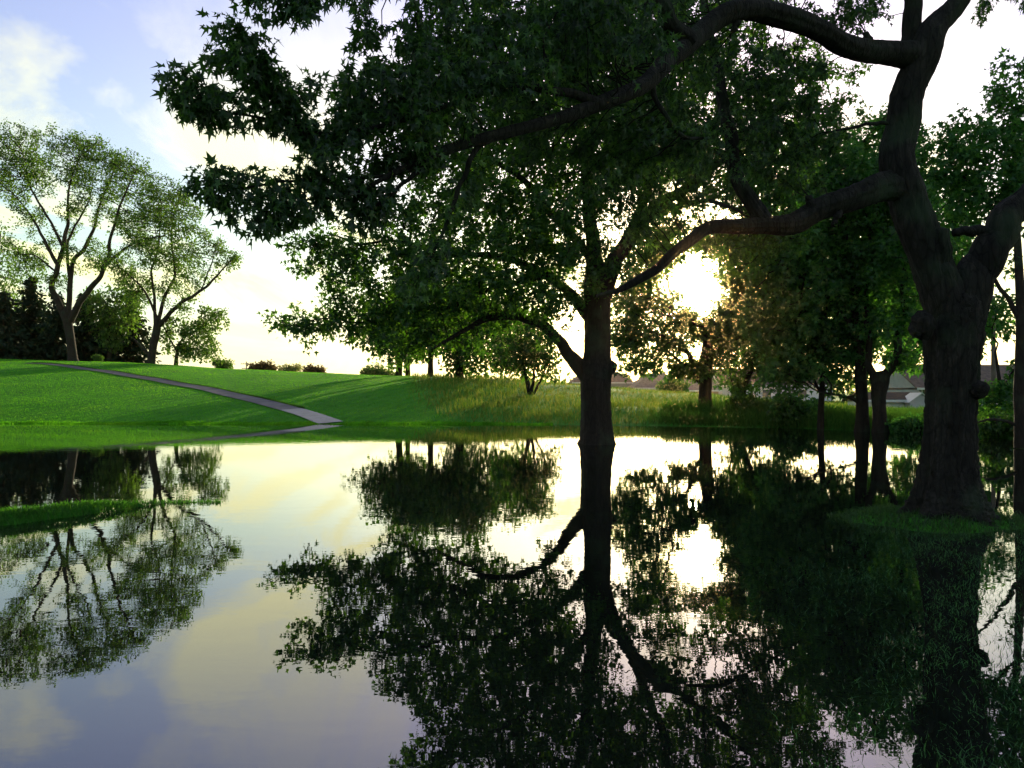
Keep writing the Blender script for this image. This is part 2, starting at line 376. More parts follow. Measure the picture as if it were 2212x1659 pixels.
# ------------------------------------------------------------------ footpath
def path_strip(px_pts, width, zoff, n=14, frac0=0.0, frac1=1.0):
    pts = np.array([hit(*p) for p in px_pts])
    c = catmull(pts[:, :2], n)
    k0, k1 = int(len(c) * frac0), int(len(c) * frac1)
    t = norm(np.gradient(c, axis=0)); nrm2 = np.stack([-t[:, 1], t[:, 0]], -1)
    c, nrm2 = c[k0:k1 + 1], nrm2[k0:k1 + 1]
    cols = np.linspace(-0.5, 0.5, 7)
    pp = c[:, None] + nrm2[:, None] * (cols[None, :, None] * width)
    z = terrain(pp[..., 0], pp[..., 1]) + zoff
    V = np.concatenate([pp, z[..., None]], -1).reshape(-1, 3)
    m = len(cols); i, j = np.meshgrid(np.arange(len(c) - 1), np.arange(m - 1), indexing="ij")
    F = np.stack([i * m + j, i * m + j + 1, (i + 1) * m + j + 1, (i + 1) * m + j], -1).reshape(-1, 4)
    return V, F, c, nrm2
PATH = [(715, 914.5), (655, 893), (590, 875), (510, 856), (420, 836), (320, 818), (230, 803), (150, 792), (105, 787), (60, 785)]
asph = plain_mat("worn_asphalt", (0.09, 0.082, 0.09), 0.7, 0.25, 0.9, 0.2)
conc = plain_mat("wet_concrete", (0.13, 0.12, 0.135), 0.5, 0.15, 2.0, 0.35)
pw = 1.3
V, F, pc, pn = path_strip(PATH, pw, 0.045, frac0=0.16)
o = build("footpath", V, F, asph); tag(o, "dark paved footpath curving up the mown lawn", kind="structure")
V, F, pc2, pn2 = path_strip(PATH, pw, 0.049, frac0=0.0, frac1=0.163)
o = build("path_slab", V, F, conc); tag(o, "pale wet end of the footpath dipping into the water", kind="structure")

# ------------------------------------------------------------------ grass
def blades(XY, h, wd, lean=0.35, bend=True, z=None):
    """one thin blade per point: two triangles pinched to a tip"""
    n = len(XY); z = terrain(XY[:, 0], XY[:, 1]) if z is None else z
    a = rng.uniform(0, 2 * math.pi, n); l = rng.uniform(0, lean, n); la = rng.uniform(0, 2 * math.pi, n)
    side = np.stack([np.cos(a), np.sin(a), np.zeros(n)], -1) * (wd * rng.uniform(0.7, 1.3, n))[:, None] * 0.5
    base = np.stack([XY[:, 0], XY[:, 1], z - 0.01], -1)
    hh = (h * rng.uniform(0.55, 1.25, n))[:, None]
    d = np.stack([np.cos(la) * l, np.sin(la) * l, np.ones(n)], -1)
    mid = base + d * hh * 0.55
    tip = mid + np.stack([np.cos(la) * l * 2.2, np.sin(la) * l * 2.2, np.full(n, 0.8)], -1) * hh * 0.45
    if bend:
        V = np.stack([base - side, base + side, mid + side * 0.75, mid - side * 0.75, tip], 1).reshape(-1, 3)
        k = np.arange(n)[:, None] * 5
        return V, [np.concatenate([k + 3, k + 2, k + 4], 1), np.concatenate([k, k + 1, k + 2, k + 3], 1)]
    V = np.stack([base - side, base + side, tip], 1).reshape(-1, 3)
    k = np.arange(n)[:, None] * 3
    return V, [np.concatenate([k, k + 1, k + 2], 1)]
def on_path(XY):
    d = np.full(len(XY), 1e9)
    allc = np.vstack([pc2, pc])
    for s in range(0, len(XY), 20000):
        q = XY[s:s + 20000]
        d[s:s + 20000] = np.min(np.hypot(q[:, None, 0] - allc[None, :, 0], q[:, None, 1] - allc[None, :, 1]), axis=1)
    return d
def frustum_pts(n, d0, d1, p0, p1, power=1.0):
    """random ground points between two sight-line edges, denser near"""
    d = d0 * (d1 / d0) ** (rng.uniform(0, 1, n) ** power)
    px = rng.uniform(p0, p1, n)
    return np.stack([(px - CX) / FPX * d, d], -1)
XY = frustum_pts(260000, 38, 112, -120, 1300)
keep = (XY[:, 0] < np.interp(XY[:, 1], XBY, XBX) + rng.normal(0, 0.25, len(XY))) & (XY[:, 1] - shore(XY[:, 0]) > 0.15)
XY = XY[keep]; dp = on_path(XY)
XY = XY[dp > pw * 0.5 + 0.02]
dist = XY[:, 1]
V, F = blades(XY, 0.055 + 0.0 * dist, 0.035 * dist / 45, 0.5, bend=False)
o = build("lawn_grass", V, F, M["grass_lawn"], smooth=False); tag(o, "short mown green grass covering the lawn slope", "grass", kind="stuff")

XY = frustum_pts(110000, 33, 112, 840, 2600)
s = XY[:, 1] - shore(XY[:, 0])
keep = (XY[:, 0] > np.interp(XY[:, 1], XBY, XBX) + rng.normal(0.2, 0.7, len(XY))) & (s > 0.1)
tuft = 0.5 + 0.5 * wob(XY[:, 0], XY[:, 1], 0.9, 2) + 0.35 * wob(XY[:, 0], XY[:, 1], 2.3, 5)
keep &= rng.uniform(0, 1, len(XY)) < np.clip(0.55 + 0.5 * tuft, 0.25, 1)
XY = XY[keep]; tuft = tuft[keep]; s = s[keep]
hgt = np.clip(0.30 + 0.28 * tuft, 0.16, 0.8) * np.clip(0.5 + s / 6, 0.5, 1) * np.where(XY[:, 0] > 2, np.interp(XY[:, 1], [48, 60], [1, 0.5]), 1)
sh = XY[:, 0] > np.interp(XY[:, 1], [26, 39, 44, 60], [0, 6.5, 9.0, 60])  # points given the shade-darkened grass colour
V, F = blades(XY[~sh], hgt[~sh], 0.026 * XY[~sh][:, 1] / 45, 0.5)
o = build("meadow_grass", V, F, M["grass_meadow"], smooth=False); tag(o, "tall unmown yellow-green meadow grass behind the pond", "grass", kind="stuff")
XYb = XY[sh]
ex = frustum_pts(26000, 25, 45, 1430, 2400); exs = ex[:, 1] - shore(ex[:, 0]); ex = ex[(exs > 0.05) & (exs < 7)]
XYb = np.vstack([XYb, ex])
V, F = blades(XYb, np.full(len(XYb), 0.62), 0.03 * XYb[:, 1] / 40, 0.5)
o = build("bank_grass", V, F, M["grass_shade"], smooth=False); tag(o, "rank grass along the right bank, coloured dark for its shade", "grass", kind="stuff")

# grass spit at the left and the mound under the near maple
def scatter(n, x0, x1, y0, y1, cond):
    XY = np.stack([rng.uniform(x0, x1, n), rng.uniform(y0, y1, n)], -1)
    return XY[cond(XY[:, 0], XY[:, 1])]
XY = scatter(90000, -9.0, -4.2, 7.0, 12.4, lambda X, Y: island(X, Y) > -0.05 - 0.03 * rng.uniform(0, 1, len(X)))
V, F = blades(XY, 0.05 + 0.04 * rng.uniform(0, 1, len(XY)), 0.012, 0.7)
o = build("spit_grass", V, F, M["grass_spit"], smooth=False); tag(o, "short green grass on the low spit at the left water edge", "grass", kind="stuff")
XY = scatter(150000, 1.2, 10.5, 2.2, 12.0, lambda X, Y: mound_top(X, Y) > -0.03 - 0.09 * rng.uniform(0, 1, len(X)) ** 3)
V, F = blades(XY, 0.05 + 0.05 * rng.uniform(0, 1, len(XY)), 0.010, 0.8)
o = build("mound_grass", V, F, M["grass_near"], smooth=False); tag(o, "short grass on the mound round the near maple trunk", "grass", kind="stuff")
def shelf(X, Y):
    d = sstep(-0.1, 1.7, X - np.where(Y < 7, 1.4 + 0.42 * (Y - 5), 2.24 + 0.6 * (Y - 7)) + 0.35 * wob(X, Y, 1.7))
    clump = 0.55 + 0.45 * wob(X, Y, 3.1, 4) + 0.3 * wob(X, Y, 7.3, 1)
    return (rng.uniform(0, 1, len(X)) < d * clump) & (mound(X, Y) < 0.02)
XY = scatter(150000, 0.9, 7.5, 2.2, 9.9, shelf)
zz0 = np.minimum(terrain(XY[:, 0], XY[:, 1]), 0.0)
V, F = blades(XY, 0.035 + 0.035 * rng.uniform(0, 1, len(XY)), 0.006, 1.0, z=np.full(len(XY), -0.02))
o = build("flooded_grass", V, F, M["grass_flood"], smooth=False); tag(o, "sparse grass tips poking through shallow water below the near maple", "grass", kind="stuff")
# blades standing in the water along the far shore
n_ = 16000; ex = np.stack([rng.uniform(-34, 2, n_), np.zeros(n_)], -1); ex[:, 1] = shore(ex[:, 0]) + rng.normal(0.0, 0.28, n_) + 0.3 * wob(ex[:, 0], ex[:, 0] * 0, 0.9, 3)
ex = ex[on_path(ex) > pw * 0.55]
V, F = blades(ex, np.full(len(ex), 0.10), 0.03, 0.6, z=np.maximum(terrain(ex[:, 0], ex[:, 1]), -0.02))
o = build("shore_grass", V, F, M["grass_lawn"], smooth=False); tag(o, "grass blades standing in the water along the far shoreline", "grass", kind="stuff")
# longer tussock edge, added as a dark shadow line above the path
k = rng.integers(0, len(pc) - 1, 9000); t = rng.uniform(0, 1, 9000)[:, None]
cc = pc[k] * (1 - t) + pc[k + 1] * t; side = np.where(np.mean(pn[:, 1]) > 0, 1, -1)
XY = cc + pn[k] * side * (pw * 0.5 + rng.uniform(-0.02, 0.16, 9000))[:, None]
V, F = blades(XY, np.full(len(XY), 0.14), 0.04 * XY[:, 1] / 45, 0.4, bend=False)
o = build("verge_shadow_grass", V, F, M["grass_shade"], smooth=False); tag(o, "ragged grass lip darkened as a shadow line along the upper side of the footpath", "grass", kind="stuff")

# ------------------------------------------------------------------ trees
def leaf_template(kind):
    if kind == "maple":
        half = [(0.0, 0.0), (0.32, 0.06), (0.13, 0.22), (0.50, 0.62), (0.12, 0.50), (0.0, 1.08)]
        pts = half + [(-x, y) for x, y in half[-2:0:-1]]
        v = np.array([(0, 0.33, 0.0)] + [(x, y, 0.30 * abs(x) - 0.30 * y * y) for x, y in pts])
        v[0, 2] = -0.03
        n = len(pts)
        return v, np.array([[0, 1 + k, 1 + (k + 1) % n] for k in range(n)])
    if kind == "star":
        pts = [(0, 0), (0.52, 0.34), (0.17, 0.45), (0, 1.0), (-0.17, 0.45), (-0.52, 0.34)]
        v = np.array([(x, y, 0.25 * abs(x) - 0.2 * y * y) for x, y in pts])
        return v, np.array([[0, 1, 2], [0, 2, 4], [0, 4, 5], [2, 3, 4]])
    if kind == "leaf":
        v = np.array([(0, 0, 0), (0.34, 0.42, 0.08), (0, 1.0, -0.1), (-0.34, 0.42, 0.08)])
        return v, np.array([[0, 1, 2], [0, 2, 3]])
    v = np.array([(-0.09, 0, 0), (0.09, 0, 0), (0, 1.0, 0)])
    return v, np.array([[0, 1, 2]])
def leaf_frames(pos, outdir, droop=0.7, spread=0.6):
    n = len(pos)
    y = norm(outdir * rng.uniform(0.4, 1.1, (n, 1)) + np.array([0, 0, -1.0]) * droop * rng.uniform(0.2, 1.6, (n, 1)) + rng.normal(0, spread, (n, 3)))
    nn = np.array([0, 0, 1.0]) + rng.normal(0, 0.75, (n, 3))
    nn = norm(nn - y * np.sum(nn * y, -1, keepdims=True))
    x = np.cross(y, nn)
    return np.stack([x, y, nn], -1)
def leaf_mesh(pos, Rm, size, kind):
    v, f = leaf_template(kind); m = len(v); n = len(pos)
    V = pos[:, None] + np.einsum("nij,mj->nmi", Rm, v) * size[:, None, None]
    Fs = (f[None] + (np.arange(n) * m)[:, None, None]).reshape(-1, 3)
    return V.reshape(-1, 3), [Fs]
def colonize(P0, A, step, kill, iters=90, jitter=0.22, gravity=0.0):
    """space colonisation: twigs grow from the limb points P0 towards the crown points A"""
    P_ = [p for p in P0]; par = [-1] * len(P0); kids = [0] * len(P0)
    A = A.copy(); cur = np.array(P_)
    near = np.empty(len(A), int); nd = np.full(len(A), 1e9)
    for s in range(0, len(cur), 400):
        D = np.linalg.norm(A[:, None] - cur[None, s:s + 400], axis=2); k = D.argmin(1); dk = D[np.arange(len(A)), k]
        b = dk < nd; near[b] = k[b] + s; nd[b] = dk[b]
    for it in range(iters):
        alive = nd > kill
        if not alive.all(): A, near, nd = A[alive], near[alive], nd[alive]
        if len(A) == 0: break
        cur = np.array(P_)
        acc = np.zeros((len(cur), 3)); np.add.at(acc, near, (A - cur[near]) / nd[:, None])
        idx = np.unique(near)
        idx = np.array([i for i in idx if kids[i] < 3], int)
        if len(idx) == 0: break
        d = norm(norm(acc[idx]) + rng.normal(0, jitter, (len(idx), 3)) + np.array([0, 0, gravity]))
        new = cur[idx] + d * step
        base = len(P_)
        for q, i0 in zip(new, idx):
            P_.append(q); par.append(int(i0)); kids.append(0); kids[i0] += 1
        D = np.linalg.norm(A[:, None] - new[None], axis=2); k = D.argmin(1); dk = D[np.arange(len(A)), k]
        b = dk < nd; near[b] = k[b] + base; nd[b] = dk[b]
    return np.array(P_), np.array(par)
def clumps(blobs, n, per=9, tight=0.35):
    """crown points gathered in clumps inside ellipsoids given as (px, py, d, rx_px, ry_px, r_depth_m[, weight])"""
    out_ = []
    wts = np.array([b[3] * b[4] * (b[6] if len(b) > 6 else 1.0) for b in blobs], float); wts /= wts.sum()
    for b, w in zip(blobs, wts):
        c = P(b[0], b[1], b[2]); r = np.array([b[3] / FPX * b[2], b[5], b[4] / FPX * b[2]])
        m = max(1, int(round(n * w / per)))
        q = norm(rng.normal(0, 1, (m, 3))) * (rng.uniform(0, 1, (m, 1)) ** 0.42) * r
        for cc in q:
            out_.append(c + cc + rng.normal(0, 1, (per, 3)) * tight * min(r[0], r[2], r[1] * 1.5) * 0.55)
    return np.vstack(out_)
def twig_mesh(Pn, par, n0, rtip, rmax, expo=0.46, sides=4):
    n = len(Pn); cnt = np.ones(n)
    for i in range(n - 1, n0 - 1, -1):
        if par[i] >= 0: cnt[par[i]] += cnt[i]
    r = np.minimum(rtip * cnt ** expo, rmax)
    idx = np.arange(n0, n); pa = par[idx]
    r1 = r[idx]; r0 = np.where(pa < n0, r1 * 1.25, np.minimum(r[pa], r1 * 1.5))
    p0, p1 = Pn[pa], Pn[idx]; T = norm(p1 - p0)
    ref = np.where(np.abs(T[:, 2:3]) < 0.9, np.array([[0, 0, 1.0]]), np.array([[1.0, 0, 0]]))
    U = norm(np.cross(T, ref)); Vv = np.cross(T, U)
    a = np.linspace(0, 2 * math.pi, sides, endpoint=False)
    ring = np.cos(a)[None, :, None] * U[:, None] + np.sin(a)[None, :, None] * Vv[:, None]
    A_ = p0[:, None] + ring * r0[:, None, None]; B_ = (p1 + T * r1[:, None] * 0.5)[:, None] + ring * r1[:, None, None]
    V = np.concatenate([A_, B_], 1).reshape(-1, 3)
    k = np.arange(len(idx))[:, None, None] * (2 * sides); j = np.arange(sides); j2 = (j + 1) % sides
    Fq = np.stack([j, j2, sides + j2, sides + j], -1)[None] + k
    return V, [Fq.reshape(-1, 4)], cnt
def limb_curve(pts, n=8, wig=1.0):
    """pts: (px, py, d, width_px) -> smooth xyz + radius"""
    q = np.array([list(P(x, y, d)) + [w * 0.5 / FPX * d] for x, y, d, w in pts])
    c = catmull(q, n); c[:, 3] = np.maximum(c[:, 3], 0.004)
    k = np.linspace(0, 1, len(c)); am = np.sin(math.pi * k) * wig * np.minimum(0.12 * c[:, 3] + 0.0009 * pts[0][2], 0.35 * c[:, 3])
    ph = pts[0][0] * 0.37 + pts[-1][1] * 0.11
    for ax in range(3): c[:, ax] += am * (np.sin(k * 17 + ph + ax * 2.1) + 0.6 * np.sin(k * 41 + 2 * ph + ax))
    return c
def make_tree(name, label, trunk, limbs, blobs, n_att, step, kill, leaf, lsize, per_node, lmat, bmat, rtip, rmax,
              per=9, tight=0.4, maxcnt=6, gap=None, sides=12, rough=0.05, flute=0.0, group=None, droop=0.7, spread=0.6, offs=1.0,
              jitter=0.22, cat="tree", seed=0, extra_att=None, gravity=0.0, twig_sides=4, single=0, single_test=None, trunk_n=8, mult=3.0, clear=0.0, leafy=0.0):
    global rng
    rng = np.random.default_rng(1000 + seed)
    base = P(*trunk[0][:3]); base[2] = max(float(terrain(base[0], base[1])), -0.05)
    root = empty(name, base, label, cat, group)
    inv = -base
    tcv = limb_curve(trunk, trunk_n, 0.0)
    V, F = tube(tcv[:, :3], tcv[:, 3], sides, rough, flute, seed=seed)
    build("trunk", V + inv, F, bmat, root)
    nodes = [tcv[int(len(tcv) * 0.45):, :3]]; nrad = [tcv[int(len(tcv) * 0.45):, 3]]
    for k, lb in enumerate(limbs):
        c = limb_curve(lb)
        s = min(sides, 40 if sides > 60 else 14) if lb[0][3] / FPX * lb[0][2] > 0.2 else min(sides, 9)
        V, F = tube(c[:, :3], c[:, 3], s, rough, flute * 0.6, seed=seed + 10 + k)
        build("limb", V + inv, F, bmat, root)
        nodes.append(c[max(1, len(c) // 4):, :3]); nrad.append(c[max(1, len(c) // 4):, 3])
    P0 = np.vstack(nodes); thick = []
    if clear:
        for lb in [trunk] + limbs:
            c = limb_curve(lb, 6); thick.append(c[c[:, 3] > clear * 0.13])
    A = clumps(blobs, n_att, per, tight)
    if extra_att is not None: A = np.vstack([A, extra_att])
    if gap is not None: A = A[~gap(A)]
    Pn, par = colonize(P0, A, step, kill, jitter=jitter, gravity=gravity)
    n0 = len(P0)
    V, F, cnt = twig_mesh(Pn, par, n0, rtip, rmax, sides=twig_sides)
    build("branchwork", V + inv, F, bmat, root)["kind"] = "stuff"
    idx = np.arange(n0, len(Pn)); idx = idx[cnt[idx] <= maxcnt]
    k = np.repeat(idx, int(round(per_node * mult)))
    t = rng.uniform(0, 1, (len(k), 1))
    pos = Pn[k] * (1 - t) + Pn[np.maximum(par[k], 0)] * t
    tdir = norm(Pn[k] - Pn[np.maximum(par[k], 0)])
    od = norm(rng.normal(0, 1, (len(k), 3)) + tdir * 0.6)
    if leafy:                                            # thin outer limbs carry leaves themselves
        q = np.repeat(np.where(np.concatenate(nrad) < leafy)[0], int(per_node * mult * 0.8))
        e = rng.normal(0, 1, (len(q), 3)); od = np.vstack([od, norm(e)])
        pos = np.vstack([pos, P0[q] + e * lsize * 0.35])
    pos = pos + od * lsize * offs * (1 + 0.35 * (mult - 1)) * rng.uniform(0.15, 1.0, (len(pos), 1)) ** 0.7
    if gap is not None:
        g = ~gap(pos); pos, od = pos[g], od[g]
    if clear:                                            # big limbs carry no leaves close to the wood
        tk = np.vstack(thick); keep_ = np.ones(len(pos), bool)
        for s0 in range(0, len(pos), 8000):
            D = np.linalg.norm(pos[s0:s0 + 8000, None] - tk[None, :, :3], axis=2) - tk[None, :, 3]
            keep_[s0:s0 + 8000] = D.min(1) > clear * rng.uniform(0.3, 1.2, len(D))
        pos, od = pos[keep_], od[keep_]
    Rm = leaf_frames(pos, od, droop, spread)
    size = lsize * rng.uniform(0.5, 1.25, len(pos))
    crown_sel = np.ones(len(pos), bool); pick = []
    if single:
        d = pos[:, 1]; px = CX + pos[:, 0] / d * FPX; py = HY - (pos[:, 2] - HCAM) / d * FPX
        face = np.abs(np.einsum("ni,ni->n", norm(pos - np.array([0, 0, HCAM])), Rm[:, :, 2]))
        score = size / d * (0.3 + face) * single_test(px, py)
        pick = np.argsort(-score)[:single]; crown_sel[pick] = False
    V, F = leaf_mesh(pos[crown_sel], Rm[crown_sel], size[crown_sel], leaf)
    crown = build("crown", V + inv, F, lmat, root, smooth=False); crown["kind"] = "stuff"
    if single:
        v, f = leaf_template(leaf); lm = None
        from mathutils import Matrix
        for q in pick:
            if lm is None:
                o = build("leaf", v, [f], lmat, crown, smooth=False); lm = o.data
            else:
                o = bpy.data.objects.new("leaf", lm); COL.objects.link(o); o.parent = crown
            Mx = Matrix.Identity(4)
            for a_ in range(3):
                for b_ in range(3): Mx[a_][b_] = float(Rm[q][a_, b_] * size[q])
                Mx[a_][3] = float(pos[q][a_] + inv[a_])
            o.matrix_basis = Mx
    print(name, "nodes", len(Pn), "leaves", len(pos))
    return root

def pxy(A):
    d = np.maximum(A[:, 1], 0.5)
    return CX + A[:, 0] / d * FPX, HY - (A[:, 2] - HCAM) / d * FPX
def sun_gap(A):
    """the break in the leaves where the low sun comes through"""
    px, py = pxy(A)
    w = 1 + 0.25 * np.sin(np.arctan2(py - 606, px - 1495) * 5 + 1) + 0.15 * np.sin(np.arctan2(py - 606, px - 1495) * 9)
    return np.hypot((px - 1497) / 42, (py - 606) / 30) < w
def ellip(cx, cy, rx, ry):
    return lambda A: np.hypot((pxy(A)[0] - cx) / rx, (pxy(A)[1] - cy) / ry) < 1
def gaps(*fs):
    def g(A):
        r = np.zeros(len(A), bool)
        for f in fs: r |= f(A)
        return r
    return g
def arm(pts, n, sd):
    """crown points strung along a drooping spray: pts (px, py, d)"""
    c = catmull(np.array([P(*p) for p in pts]), 10)
    k = rng.integers(0, len(c), n)
    return c[k] + rng.normal(0, 1, (n, 3)) * np.array([sd, sd, sd])

# --- near maple at the right
rng = np.random.default_rng(11)
arms = np.vstack([
    arm([(660, 270, 5.7), (575, 262, 5.5), (495, 240, 5.35), (435, 214, 5.2), (392, 194, 5.1)], 150, 0.075),
    arm([(640, 250, 5.7), (595, 200, 5.5), (550, 145, 5.35), (520, 98, 5.2)], 170, 0.09),
    arm([(720, 385, 5.8), (600, 392, 5.6), (515, 405, 5.4), (448, 390, 5.2)], 140, 0.065),
    arm([(760, 425, 5.8), (660, 440, 5.6), (570, 458, 5.4)], 110, 0.07),
    arm([(560, -40, 5.0), (600, -5, 5.0), (650, 15, 5.0), (710, 0, 5.0)], 40, 0.05),
    arm([(980, 420, 6.2), (960, 480, 6.2), (930, 560, 6.2), (895, 615, 6.1)], 26, 0.06),
    arm([(740, 100, 5.8), (765, 60, 5.8), (790, 30, 5.8)], 8, 0.05),
])
def single_zone(px, py):
    z = (px > 0) & (px < 1080) & (py > 2) & (py < 520)
    edge = ((px < 700) | (py > 380)) * 1.0
    return z * (0.45 + edge)
make_tree("maple_tree", "huge dark maple on the mound whose limbs overhang the water from the right", 
    [(2046, 1132, 10.0, 215), (2047, 1100, 10.0, 168), (2048, 1065, 10.0, 134), (2050, 1010, 10.0, 112), (2054, 930, 10.0, 100), (2057, 850, 10.0, 98), (2058, 770, 10.0, 104), (2060, 700, 10.0, 114), (2062, 660, 10.0, 104), (2063, 630, 10.0, 70)],
    [   # left stem, its continuation, the second upright, right stem, stubs
     [(2058, 700, 10.0, 89), (2030, 610, 10.0, 86), (1992, 520, 10.0, 83), (1958, 440, 10.0, 79), (1944, 370, 10.0, 72), (1950, 280, 10.0, 69), (1962, 190, 10.0, 67), (1990, 110, 10.0, 64), (2030, 55, 10.05, 48), (2080, -10, 10.1, 40), (2120, -120, 10.2, 31), (2170, -260, 10.3, 21)],
     [(1975, 190, 10.0, 53), (1970, 110, 10.05, 38), (1968, 0, 10.1, 36), (1964, -140, 10.2, 28), (1940, -300, 10.3, 17)],
     [(2076, 700, 10.0, 83), (2098, 620, 10.0, 79), (2126, 560, 10.0, 76), (2160, 500, 10.0, 69), (2210, 440, 10.0, 60), (2290, 360, 10.0, 52), (2390, 240, 10.1, 38), (2460, 60, 10.2, 26)],
     [(2048, 650, 9.9, 40), (2040, 580, 9.85, 34), (2035, 496, 9.8, 29)],
     [(2150, 512, 10.0, 30), (2110, 498, 10.0, 24), (2060, 503, 10.0, 17)],
     [(2100, 846, 9.8, 40), (2116, 840, 9.75, 34), (2126, 838, 9.7, 16)],
     [(1988, 720, 9.85, 44), (1992, 700, 9.8, 46), (2004, 680, 9.8, 20)],
     # upper sweeping limb
     [(1975, 120, 10.0, 62), (1920, 114, 9.8, 52), (1870, 108, 9.6, 48), (1820, 92, 9.4, 46), (1770, 64, 9.2, 46), (1705, 42, 9.0, 46), (1630, 24, 8.8, 44), (1580, 32, 8.6, 44), (1530, 62, 8.4, 44), (1480, 92, 8.1, 44), (1440, 130, 7.8, 40), (1400, 168, 7.5, 36), (1350, 202, 7.2, 33), (1290, 232, 7.0, 30), (1200, 262, 6.7, 27), (1090, 286, 6.4, 25), (1000, 312, 6.2, 22), (905, 346, 6.0, 17), (830, 384, 5.85, 11), (770, 420, 5.8, 6)],
     [(1490, 92, 8.1, 44), (1452, 55, 8.0, 38), (1425, 5, 7.9, 34), (1395, -80, 7.7, 26), (1330, -200, 7.4, 15)],
     [(1300, 228, 7.0, 26), (1230, 200, 6.8, 20), (1130, 190, 6.5, 16), (1000, 215, 6.2, 13), (860, 262, 5.9, 10), (720, 292, 5.7, 7), (620, 278, 5.6, 4)],
     [(1080, 290, 6.4, 18), (1025, 325, 6.3, 13), (1000, 390, 6.25, 11), (968, 470, 6.2, 9), (930, 560, 6.15, 6), (890, 620, 6.1, 3)],
     [(940, 335, 6.05, 12), (880, 390, 5.95, 10), (820, 440, 5.9, 7), (770, 470, 5.85, 4)],
     [(1406, 165, 7.5, 14), (1420, 220, 7.5, 11), (1470, 290, 7.6, 9), (1530, 300, 7.7, 5)],
     [(1340, -170, 7.4, 14), (1050, -120, 6.4, 10), (800, -75, 5.5, 7), (650, -18, 5.05, 5), (570, 0, 5.0, 3)],
     [(700, 290, 5.7, 7), (600, 262, 5.55, 6), (495, 242, 5.35, 5), (435, 216, 5.2, 4), (390, 192, 5.1, 2)],
     [(660, 285, 5.65, 6), (605, 215, 5.5, 5), (552, 148, 5.35, 4), (515, 96, 5.2, 2)],
     [(840, 380, 5.85, 8), (720, 388, 5.8, 7), (600, 394, 5.6, 5.5), (515, 406, 5.4, 4), (445, 390, 5.2, 2)],
     [(810, 400, 5.85, 7), (700, 432, 5.7, 6), (620, 450, 5.5, 4), (560, 458, 5.4, 2)],
     [(1885, 112, 9.65, 22), (1874, 84, 9.6, 15), (1869, 70, 9.58, 12)],
     [(1745, 466, 9.65, 26), (1750, 438, 9.6, 18), (1746, 424, 9.58, 14)],
     [(1598, 28, 8.7, 20), (1590, 56, 8.62, 13), (1583, 68, 8.6, 10)],
     [(1816, 446, 9.7, 20), (1806, 474, 9.6, 12), (1798, 486, 9.58, 9)],
     # lower limb towards the middle of the pond
     [(1950, 400, 10.0, 74), (1905, 404, 9.9, 62), (1856, 424, 9.8, 56), (1781, 452, 9.7, 52), (1706, 478, 9.6, 48), (1631, 488, 9.5, 36), (1556, 492, 9.4, 29), (1506, 510, 9.3, 26), (1456, 546, 9.2, 24), (1406, 586, 9.1, 21), (1350, 622, 9.0, 15), (1290, 640, 8.9, 8)],
     [(1650, 478, 9.55, 38), (1612, 420, 9.6, 32), (1584, 350, 9.7, 28), (1572, 270, 9.8, 27), (1560, 200, 9.9, 24), (1540, 110, 10.0, 19), (1520, 0, 10.1, 13)],
     [(1920, 266, 10.0, 9), (1880, 268, 9.9, 8), (1800, 284, 9.8, 5)],
    ],
    [(1180, 90, 7.1, 250, 130, 0.6), (1010, 170, 6.5, 190, 95, 0.5), (870, 225, 6.1, 150, 95, 0.45), (740, 275, 5.8, 80, 48, 0.35),
     (850, 115, 6.1, 120, 50, 0.4), (960, 40, 6.4, 100, 50, 0.5), (1300, 130, 7.8, 190, 90, 0.7), (1450, 40, 8.7, 240, 90, 0.8, 0.9),
     (860, 330, 6.0, 110, 50, 0.4), (800, 410, 5.9, 100, 40, 0.35), (700, 345, 5.7, 80, 32, 0.3), (1010, 380, 6.4, 60, 60, 0.3, 0.35),
     (1640, 180, 9.8, 160, 90, 0.7), (1540, 320, 9.9, 170, 100, 0.7, 0.9), (1730, 330, 10.0, 90, 80, 0.7, 0.9), (1250, 330, 8.0, 150, 80, 0.6, 0.8), (1420, 330, 8.8, 120, 90, 0.6, 0.7), (1780, 20, 9.8, 130, 46, 0.7, 0.8),
     (2150, 0, 10.2, 80, 30, 0.7, 0.7), (1890, 0, 10.4, 60, 30, 0.6, 0.4), (1700, -140, 9.8, 420, 90, 1.3, 0.3), (1000, -140, 6.9, 300, 70, 0.8, 0.3)],
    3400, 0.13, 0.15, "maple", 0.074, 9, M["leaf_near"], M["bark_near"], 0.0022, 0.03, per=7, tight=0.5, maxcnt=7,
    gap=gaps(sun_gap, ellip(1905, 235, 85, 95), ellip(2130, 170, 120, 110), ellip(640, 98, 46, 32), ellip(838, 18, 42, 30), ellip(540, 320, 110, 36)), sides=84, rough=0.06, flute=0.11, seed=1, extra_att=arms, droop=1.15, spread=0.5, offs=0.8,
    single=300, single_test=single_zone, twig_sides=5, trunk_n=12, mult=3.1, clear=0.33, leafy=0.013)

